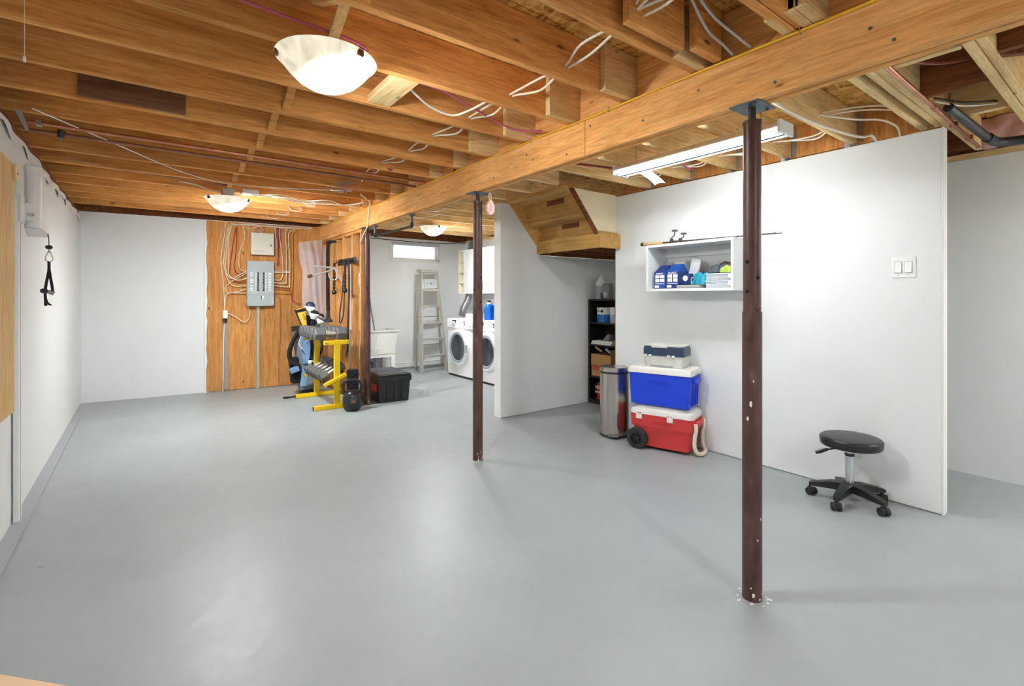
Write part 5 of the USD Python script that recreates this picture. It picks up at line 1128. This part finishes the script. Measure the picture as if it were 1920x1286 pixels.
part(bxo, 'panel', MB().bx(-.11, -.165, 0, .11, .155, .004), 'cardboard')
part(bxo, 'flap', MB().bx(-.11, -.165, .142, .10, -.163, .21).move(rotm(rx=0)), 'cardboard')
solo('hammer_handle', 'wooden tool handle sticking out of the open box to the left', 'tool', MB().tube([(4.47, 4.05, .60), (4.43, 4.20, .70)], [.012, .016], 10), 'pine_board')
solo('hammer_handle', 'grey tool handle sticking out of the open box to the right', 'tool', MB().tube([(4.50, 3.94, .58), (4.44, 4.04, .69)], [.012, .017], 10), 'light_grey')
cc = MB(); qq = random.Random(9)
for k in range(3): cc.tube(spl([(4.45+qq.uniform(-.04, .06), 4.08+qq.uniform(-.1, .1), .615+qq.uniform(0, .03)) for _ in range(6)], 6), .008, 7)
solo('cable_coil', 'coil of dark cord in the open box', 'cord', cc, 'black_rubber', smooth=60)
t = thing('paint_can', 'red tin can at the bottom of the shelf unit', 'can', (4.49, 4.13, .053))
part(t, 'body', MB().lathe([(0, 0), (.075, 0), (.078, .004), (.075, .01), (.075, .19), (.078, .196), (.07, .20), (0, .195)], seg=28), 'can_red')
part(t, 'lettering', MB().add(put(text('SICO', .035, .001, True), (-.0762, .062, .135), (0, -1, 0), (0, 0, 1))).add(put(text('Speed', .026, .001, True), (-.0762, .062, .085), (0, -1, 0), (0, 0, 1))), 'paper_white')
part(t, 'lid', MB().lathe([(.068, .196), (.068, .203), (0, .203)], seg=24), 'galvanised')

# ------------------------------------------------------------------ steel pedal bin
tc_ = thing('trash_can', 'brushed steel pedal bin beside the coolers', 'trash can', (3.560, 3.13, 0), -52)
D = sg.Point(0, 0).buffer(.135, quad_segs=16).intersection(sg.box(-.2, -.2, .2, .10))
part(tc_, 'body', MB().prism(D, .02, .60, 'z'), 'brushed_steel', smooth=30)
part(tc_, 'base', MB().prism(D.buffer(.004), .002, .022, 'z'), 'black_plastic')
part(tc_, 'rim', MB().prism(D.buffer(.003), .598, .616, 'z'), 'black_plastic')
part(tc_, 'lid', MB().prism(D.buffer(.003), .616, .648, 'z').prism(D.buffer(-.008), .648, .656, 'z'), 'brushed_steel')
part(tc_, 'hinge', MB().rbx(-.10, .098, .03, .10, .135, .63, .012), 'light_grey')
part(tc_, 'pedal', MB().bx(-.05, -.185, .022, .05, -.13, .032, .003), 'plate_steel')
bl = MB()
def bagf(u, v):
    a = -1.2 + 2.2*u
    r = .015 + .05*v**.5*(1.0) + .012*math.sin(u*9+v*3)
    return (3.70 + r*math.cos(a)*.8, 2.925 + r*math.sin(a)*1.1, .62 - .56*v)
solo('plastic_bag', 'brown plastic bag hanging between the pedal bin and the coolers', 'plastic bag', bl.sheet(bagf, 18, 20, .002), 'bag_brown')

# ------------------------------------------------------------------ coolers and tackle box
RZ = -71.0     # long side faces the camera
def frustum(x0, y0, x1, y1, z0, z1, k, r=.03):
    """round-cornered box narrowing to k at the bottom"""
    pts = []
    for z, s in ((z0, k), (z0+.02, k+.012), (z1, 1.0)):
        rr = r if z > z0 else r*.6
        g = rrect(x0*s, y0*s, x1*s, y1*s, rr, 4)
        pts += [(p[0], p[1], z) for p in g.exterior.coords]
    return MB().hull(pts)
rc = thing('cooler', 'red wheeled cooler with white lid at the bottom of the stack', 'cooler', (3.611, 2.585, 0), RZ-2)
part(rc, 'body', frustum(-.265, -.142, .265, .142, .028, .30, .86), 'red_plastic')
part(rc, 'belt', MB().hull([(p[0], p[1], z) for z, g in ((.20, .0), (.305, .004)) for p in rrect(-.268-g, -.144-g, .268+g, .144+g, .03, 4).exterior.coords]), 'red_plastic')
part(rc, 'lid', MB().hull([(p[0], p[1], z) for z, s in ((.305, 1.0), (.335, 1.0), (.352, .965)) for p in rrect(-.272*s, -.152*s, .272*s, .152*s, .04, 5).exterior.coords]).hull([(p[0], p[1], z) for z, s in ((.350, .96), (.392, .74)) for p in rrect(-.272*s, -.152*s, .272*s, .152*s, .04, 5).exterior.coords]), 'cooler_white', label='white lid with a raised middle')
for x in (-.185, .085):
    part(rc, 'latch', MB().rbx(x-.026, -.162, .262, x+.026, -.143, .318, .006), 'cooler_white')
    for dx in (-.013, .013): part(rc, 'latch_hole', MB().cyl((x+dx, -.1635, .315), (x+dx, -.161, .315), .005, seg=8), 'dark_hole')
part(rc, 'emblem', MB().prism(rrect(-.065, .222, .065, .268, .006).difference(rrect(-.060, .227, .060, .263, .004)), -.1495, -.1465, 'y').add(put(text('Coleman', .020, .002, True, .10), (-.05, -.1475, .236), (1, 0, 0), (0, 0, 1))), 'red_plastic')
for x in (-.065, .0, .065):
    part(rc, 'ridge', MB().bx(x-.026, -.141, .165, x+.026, -.132, .170, .002), 'red_plastic')
for s in (-1,):
    w_ = part(rc, 'wheel', MB().lathe([(.04, -.012), (.082, -.014), (.092, -.006), (.092, .022), (.082, .03), (.05, .03)], (-.200, -.148, .092), 32, M=rotm(rx=90)), 'black_rubber')
    sp_ = MB()
    for k in range(5):
        a = 2*pi*k/5
        sp_.bx(-.006, -.008, .012, .006, .004, .07, M=trimesh.transformations.translation_matrix((-.200, -.160, .092)) @ rotm(ry=math.degrees(a)))
    sp_.cyl((-.2, -.170, .092), (-.2, -.145, .092), .02, seg=14).cyl((-.2, -.158, .092), (-.2, -.152, .092), .07, seg=28)
    part(w_, 'hub', sp_, 'black_plastic')
part(rc, 'wheel', MB().lathe([(.0, -.012), (.082, -.014), (.092, -.006), (.092, .022), (.082, .03), (.0, .03)], (-.200, .148, .092), 32, M=rotm(rx=90)), 'black_rubber')
part(rc, 'grip', MB().rbx(.262, -.085, .235, .300, .085, .285, .014), 'red_plastic')
part(rc, 'pull_handle', MB().tube(spl([(.285, -.118, .275), (.290, -.118, .22), (.278, -.118, .16), (.278, -.116, .08), (.295, -.10, .035), (.320, -.05, .020), (.320, .05, .020), (.295, .10, .035), (.278, .116, .08), (.278, .118, .16), (.290, .118, .22), (.285, .118, .275)], 5), .0165, 12), 'cream_plastic', label='cream pull handle folded down at the end', smooth=60)
bc = thing('cooler', 'blue cooler with white lid on top of the red cooler', 'cooler', (3.600, 2.595, .393), RZ-2)
part(bc, 'body', frustum(-.268, -.155, .268, .155, .0, .27, .93, .03), 'blue_plastic')
part(bc, 'lid', MB().hull([(p[0], p[1], z) for z, s in ((.272, 1.0), (.30, 1.0), (.318, .97), (.326, .9)) for p in rrect(-.276*s, -.163*s, .276*s, .163*s, .035, 5).exterior.coords]), 'cooler_white', label='white lid')
part(bc, 'lid_notch', MB().bx(.262, -.05, .274, .278, .05, .29), 'light_grey')
part(bc, 'handle', MB().rbx(.255, -.085, .205, .292, .085, .245, .014), 'blue_plastic')
part(bc, 'emblem', MB().prism(rrect(-.085, .175, .085, .222, .005).difference(rrect(-.080, .180, .080, .217, .003)), -.156, -.1525, 'y').add(put(text('Coleman', .020, .0025, True, .13), (-.065, -.1545, .19), (1, 0, 0), (0, 0, 1))), 'blue_plastic')
for k in range(4): part(bc, 'rib', MB().bx(.252+.002*k, -.075+.05*k-.004, .02, .266, -.075+.05*k+.004, .20), 'blue_plastic')
tk = thing('tackle_box', 'navy and grey tackle box on top of the blue cooler', 'tackle box', (3.60, 2.565, .7205), RZ-2)
part(tk, 'tray', frustum(-.17, -.105, .17, .105, 0, .095, .93, .02), 'tackle_grey')
part(tk, 'cutout', MB().bx(-.11, -.106, .0, .08, -.098, .015), 'mid_grey')
part(tk, 'lid', MB().hull([(p[0], p[1], z) for z, s in ((.098, 1.0), (.15, 1.0), (.178, .96)) for p in rrect(-.176*s, -.11*s, .176*s, .11*s, .02, 4).exterior.coords]), 'navy_plastic', label='translucent navy lid')
part(tk, 'top_tray', MB().hull([(p[0], p[1], z) for z, s in ((.178, .95), (.188, .96), (.194, .92)) for p in rrect(-.176*s, -.11*s, .176*s, .11*s, .02, 4).exterior.coords]), 'tackle_grey')
part(tk, 'handle', MB().rbx(-.10, -.120, .165, .04, -.098, .182, .006), 'tackle_grey')
for x in (-.15, -.11, .05, .09): part(tk, 'latch', MB().rbx(x-.013, -.120, .088, x+.013, -.105, .106, .004), 'white_plastic')

# ------------------------------------------------------------------ open wall cabinet and its contents
oc = thing('open_cabinet', 'white open wall cabinet on the partition', 'cabinet', (3.55, 2.345, 1.373))
L2, Hc, Dc = .405, .408, .288
part(oc, 'top_panel', MB().bx(0, -L2, Hc-.022, Dc, L2, Hc, .001), 'cabinet_white'); part(oc, 'bottom_panel', MB().bx(0, -L2, 0, Dc, L2, .022, .001), 'cabinet_white')
part(oc, 'side_panel', MB().bx(0, -L2, .022, Dc, -L2+.020, Hc-.022, .001), 'cabinet_white')
sd = part(oc, 'side_panel', MB().bx(0, L2-.020, .022, Dc, L2, Hc-.022, .001), 'cabinet_white')
ph = MB()
for x in (.04, .10, .24):
    for k in range(9): ph.cyl((x, L2-.0206, .06+.036*k), (x, L2-.0195, .06+.036*k), .004, seg=8)
part(sd, 'pin_hole', ph, 'light_grey', kind='stuff')
part(oc, 'hanging_rail', MB().bx(Dc-.018, -L2+.02, Hc-.10, Dc-.001, L2-.02, Hc-.022, .001), 'cabinet_white')
part(oc, 'hanger_bracket', MB().bx(Dc-.006, -L2+.03, .235, Dc-.001, -L2+.058, .262), 'bag_brown')
Z0 = 1.396
def carton(loc, w, d, h, label, col, txt):
    t = thing('light_bulb_carton', label, 'carton', loc, -4)
    hh = h*.68
    part(t, 'box', MB().bx(0, -w/2, 0, d, w/2, hh, .001), col)
    part(t, 'roof', MB().hull([(0, -w/2, hh), (0, w/2, hh), (d, -w/2, hh), (d, w/2, hh), (d*.55, -w*.38, h), (d*.55, w*.38, h), (d*.75, -w*.38, h), (d*.75, w*.38, h)]), 'blue_card' if col == 'navy_card' else 'navy_card')
    for i in range(2):
        for j in range(2):
            part(t, 'picture', MB().bx(-.001, -w*.42+w*.43*i, hh*.40+hh*.24*j, 0.0, -w*.42+w*.43*i+w*.36, hh*.40+hh*.24*j+hh*.2), 'paper_white')
    part(t, 'lettering', MB().add(put(text(txt, w*.11, .0008, True), (-.0003, w*.30, hh*.88), (0, -1, 0), (0, 0, 1))), 'paper_white')
    part(t, 'strip', MB().bx(-.001, -w*.42, hh*.27, 0, w*.38, hh*.33), 'pale_blue')
    part(t, 'price_label', MB().bx(-.0012, w*.05, hh*.05, 0, w*.42, hh*.20), 'paper_white')
carton((3.585, 2.632, Z0), .125, .13, .205, 'lighter blue carton at the left of the open cabinet', 'blue_card', 'ENERGY')
carton((3.58, 2.500, Z0), .132, .13, .21, 'dark navy carton second from the left in the open cabinet', 'navy_card', 'PLASTIC')
t = thing('small_box', 'small navy box right of the cartons in the open cabinet', 'box', (3.63, 2.405, Z0))
part(t, 'box', MB().bx(0, -.04, 0, .08, .04, .125, .001), 'navy_card'); part(t, 'spot', MB().cyl((-.0015, .0, .085), (0, 0, .085), .024, seg=18), 'paper_white'); part(t, 'window', MB().bx(-.001, -.03, .012, 0, .03, .04), 'print_black')
t = thing('small_box', 'small white and black box in the middle of the open cabinet', 'box', (3.65, 2.335, Z0))
part(t, 'box', MB().bx(0, -.035, 0, .06, .03, .09, .001), 'paper_white'); part(t, 'label', MB().bx(-.001, -.03, .01, 0, .025, .035), 'print_black'); part(t, 'top', MB().bx(-.001, -.03, .06, 0, .025, .085), 'navy_card')
solo('white_box', 'tall white box behind the cartons at the left', 'box', MB().bx(3.74, 2.60, Z0, 3.80, 2.655, 1.63, .002), 'light_grey')
solo('white_box', 'wider white box behind the navy carton', 'box', MB().bx(3.73, 2.475, Z0, 3.80, 2.59, 1.64, .004), 'paper_white')
solo('white_sleeve', 'tilted white sleeve leaning in the open cabinet', 'sleeve', MB().rbx(-.015, -.045, 0, .015, .045, .26, .012, M=trimesh.transformations.translation_matrix((3.70, 2.40, Z0+.002)) @ rotm(rx=14)), 'light_grey')
solo('grey_case', 'flat grey case lying on the cabinet floor', 'case', MB().rbx(3.565, 2.235, Z0-.0008, 3.68, 2.45, 1.4235, .008), 'mid_grey')
def cloth(cx, cy, z0, rx, ry, h, seed, n=26):
    r_ = np.random.RandomState(seed)
    def f(u, v):
        a = 2*pi*u; k = v
        w = 1+.14*math.sin(a*3+seed)+.10*math.sin(a*7+k*5+seed)+.06*math.sin(a*13+k*9)
        return (cx+rx*k*w*math.cos(a), cy+ry*k*w*math.sin(a), z0 + h*(1-k**4)*(.72+.16*math.sin(a*2+seed)*k+.16*math.sin(a*5+k*9+seed)*k+.10*math.sin(a*11+k*4)*k) + .004)
    return MB().sheet(f, n*2, n, .003)
solo('teal_cloth', 'crumpled teal cloth in the open cabinet', 'cloth', cloth(3.68, 2.27, 1.4245, .07, .085, .12, 3), 'teal_fabric')
for k, lb in enumerate(('lower clear plastic drawer box at the right of the open cabinet', 'upper clear plastic drawer box at the right of the open cabinet')):
    t = thing('plastic_box', lb, 'plastic box', (3.60, 2.075, Z0+.058*k))
    part(t, 'bin', MB().rbx(0, -.125, 0, .18, .125, .048, .008), 'clear_plastic'); part(t, 'lid', MB().rbx(-.004, -.13, .047, .184, .13, .0575, .004), 'pale_blue'); part(t, 'catch', MB().bx(-.006, -.10, .02, 0, -.07, .055), 'white_plastic')
solo('clothing_bag', 'clear bag of charcoal clothing on the plastic boxes', 'bag', cloth(3.68, 2.13, Z0+.117, .07, .085, .085, 5), 'charcoal_fabric')
solo('lime_cloth', 'lime green cloth in the bag at the right of the open cabinet', 'cloth', cloth(3.66, 2.03, Z0+.117, .06, .065, .07, 8), 'lime_fabric')
solo('camouflage_cloth', 'brown camouflage cloth behind the bagged clothes', 'cloth', cloth(3.765, 2.09, Z0+.117, .03, .10, .12, 11), 'bag_brown')
# fishing rods on top of the cabinet
def rod(y0, y1, x0, x1, z0, z1, label, ry, tall):
    t = thing('fishing_rod', label, 'fishing rod', (0, 0, 0))
    a, b = np.array([x0, y0, z0]), np.array([x1, y1, z1]); P_ = lambda s: a+(b-a)*s
    part(t, 'blank', MB().tube([P_(.0), P_(.5), P_(1)], [.0075, .006, .0032], 8), 'rod_black')
    part(t, 'grip', MB().tube([P_(.0), P_(.02), P_(.16), P_(.18)], [.012, .0135, .012, .008], 12), 'cork'); part(t, 'butt', MB().tube([P_(-.012), P_(.012)], .016, 12), 'black_rubber')
    part(t, 'fore_grip', MB().tube([P_(.24), P_(.36)], [.011, .009], 12), 'rod_black')
    s = (ry-y0)/(y1-y0); c = P_(s)
    part(t, 'reel', MB().lathe([(0, -.014), (.012, -.014), (.016, 0), (.012, .014), (0, .014)], c + [0, 0, .016], 18), 'rod_black')
    k = part(t, 'crank', MB().tube([c + [0, 0, .02], c + [0, -.004, tall*.45], c + [0, -.030, tall*.65], c + [0, -.032, tall]], .0055, 8), 'plate_steel')
    part(k, 'knob', MB().lathe([(0, 0), (.024, .003), (.026, .010), (.022, .016), (0, .018)], c + [0, -.032, tall], 18), 'plate_steel')
    for q_ in (.45, .6, .75, .88, .99):
        g = P_(q_); part(t, 'guide', MB().tube(spl([g + [0, -.003, .0], g + [0, 0, .010], g + [0, .004, .0]], 4), .0015, 5), 'plate_steel')
rod(2.80, 1.69, 3.566, 3.70, 1.797, 1.797, 'fishing rod with the taller reel crank on the cabinet', 2.52, .085)
rod(2.785, 1.62, 3.602, 3.63, 1.800, 1.783, 'fishing rod with the shorter reel crank, its tip lower past the post', 2.44, .055)

# light switch plate
ls = thing('light_switch', 'white double light switch plate on the partition', 'light switch', (3.84, .973, 1.5135))
part(ls, 'plate', MB().bx(-.007, -.063, -.067, 0, .063, .067, .003), 'white_plastic')
for y in (-.026, .026):
    part(ls, 'frame', MB().bx(-.009, y-.020, -.038, -.0065, y+.020, .038), 'light_grey')
    part(ls, 'rocker', MB().hull([(-.009, y-.0165, -.034), (-.009, y+.0165, -.034), (-.009, y-.0165, .034), (-.009, y+.0165, .034), (-.018, y-.0165, -.034), (-.018, y+.0165, -.034), (-.011, y-.0165, .034), (-.011, y+.0165, .034)]), 'white_plastic')
    for z in (-.05, .05): part(ls, 'screw', MB().cyl((-.0085, y, z), (-.006, y, z), .003, seg=8), 'light_grey')

# ------------------------------------------------------------------ rolling stool
so = thing('rolling_stool', 'black padded rolling stool with a five-legged base', 'stool', (3.612, 1.195, 0))
part(so, 'seat', MB().lathe([(0, .362), (.15, .362), (.166, .366), (.172, .376), (.173, .405), (.168, .418), (.155, .425), (.10, .430), (0, .432)], (.02, 0, -.005), 56), 'black_vinyl', smooth=50)
part(so, 'piping', MB().add(trimesh.creation.torus(.1715, .0022, major_sections=56, minor_sections=8, transform=trimesh.transformations.translation_matrix((.02, 0, .404)))), 'black_rubber', smooth=60)
part(so, 'seat_plate', MB().cyl((.01, 0, .335), (.01, 0, .36), .05, seg=20), 'black_plastic')
part(so, 'gas_lift', MB().cyl((0, 0, .30), (.0, 0, .345), .014, seg=18), 'chrome')
part(so, 'column', MB().cyl((0, 0, .115), (0, 0, .305), .0255, seg=28), 'chrome')
part(so, 'collar', MB().cyl((0, 0, .300), (0, 0, .312), .027, seg=24), 'black_plastic')
part(so, 'lever', MB().tube([(0, 0, .345), (-.035, .07, .335), (-.06, .115, .32)], .005, 8).tube([(-.055, .105, .325), (-.075, .14, .308), (-.09, .165, .295)], [.008, .013, .010], 10), 'black_plastic')
part(so, 'hub', MB().lathe([(0, .075), (.04, .075), (.052, .085), (.050, .115), (.036, .128), (0, .13)], seg=28), 'black_plastic')
for k in range(5):
    a = 180 + 72*k; Mk = rotm(rz=a)
    lg = MB().hull([(x, y*s, z) for x, s, z0_, z1_ in ((.02, .034, .078, .125), (.10, .028, .075, .118), (.20, .020, .066, .092), (.224, .016, .063, .084)) for y in (-1, 1) for z in (z0_, z1_)])
    lp = part(so, 'leg', lg.move(Mk), 'black_plastic')
    ca = MB()
    a2 = a + (35, -20, 60, 20, -40)[k]
    Mc = trimesh.transformations.translation_matrix((.213*math.cos(math.radians(a)), .213*math.sin(math.radians(a)), 0)) @ rotm(rz=a2)
    for s in (-.016, .016):
        ca.cyl((-.004, s-.010, .025), (-.004, s+.010, .025), .0245, seg=22)
    ca.rbx(-.024, -.012, .022, .022, .012, .052, .008).cyl((.006, 0, .045), (.006, 0, .066), .007, seg=10)
    part(lp, 'caster', ca.move(Mc), 'black_rubber')
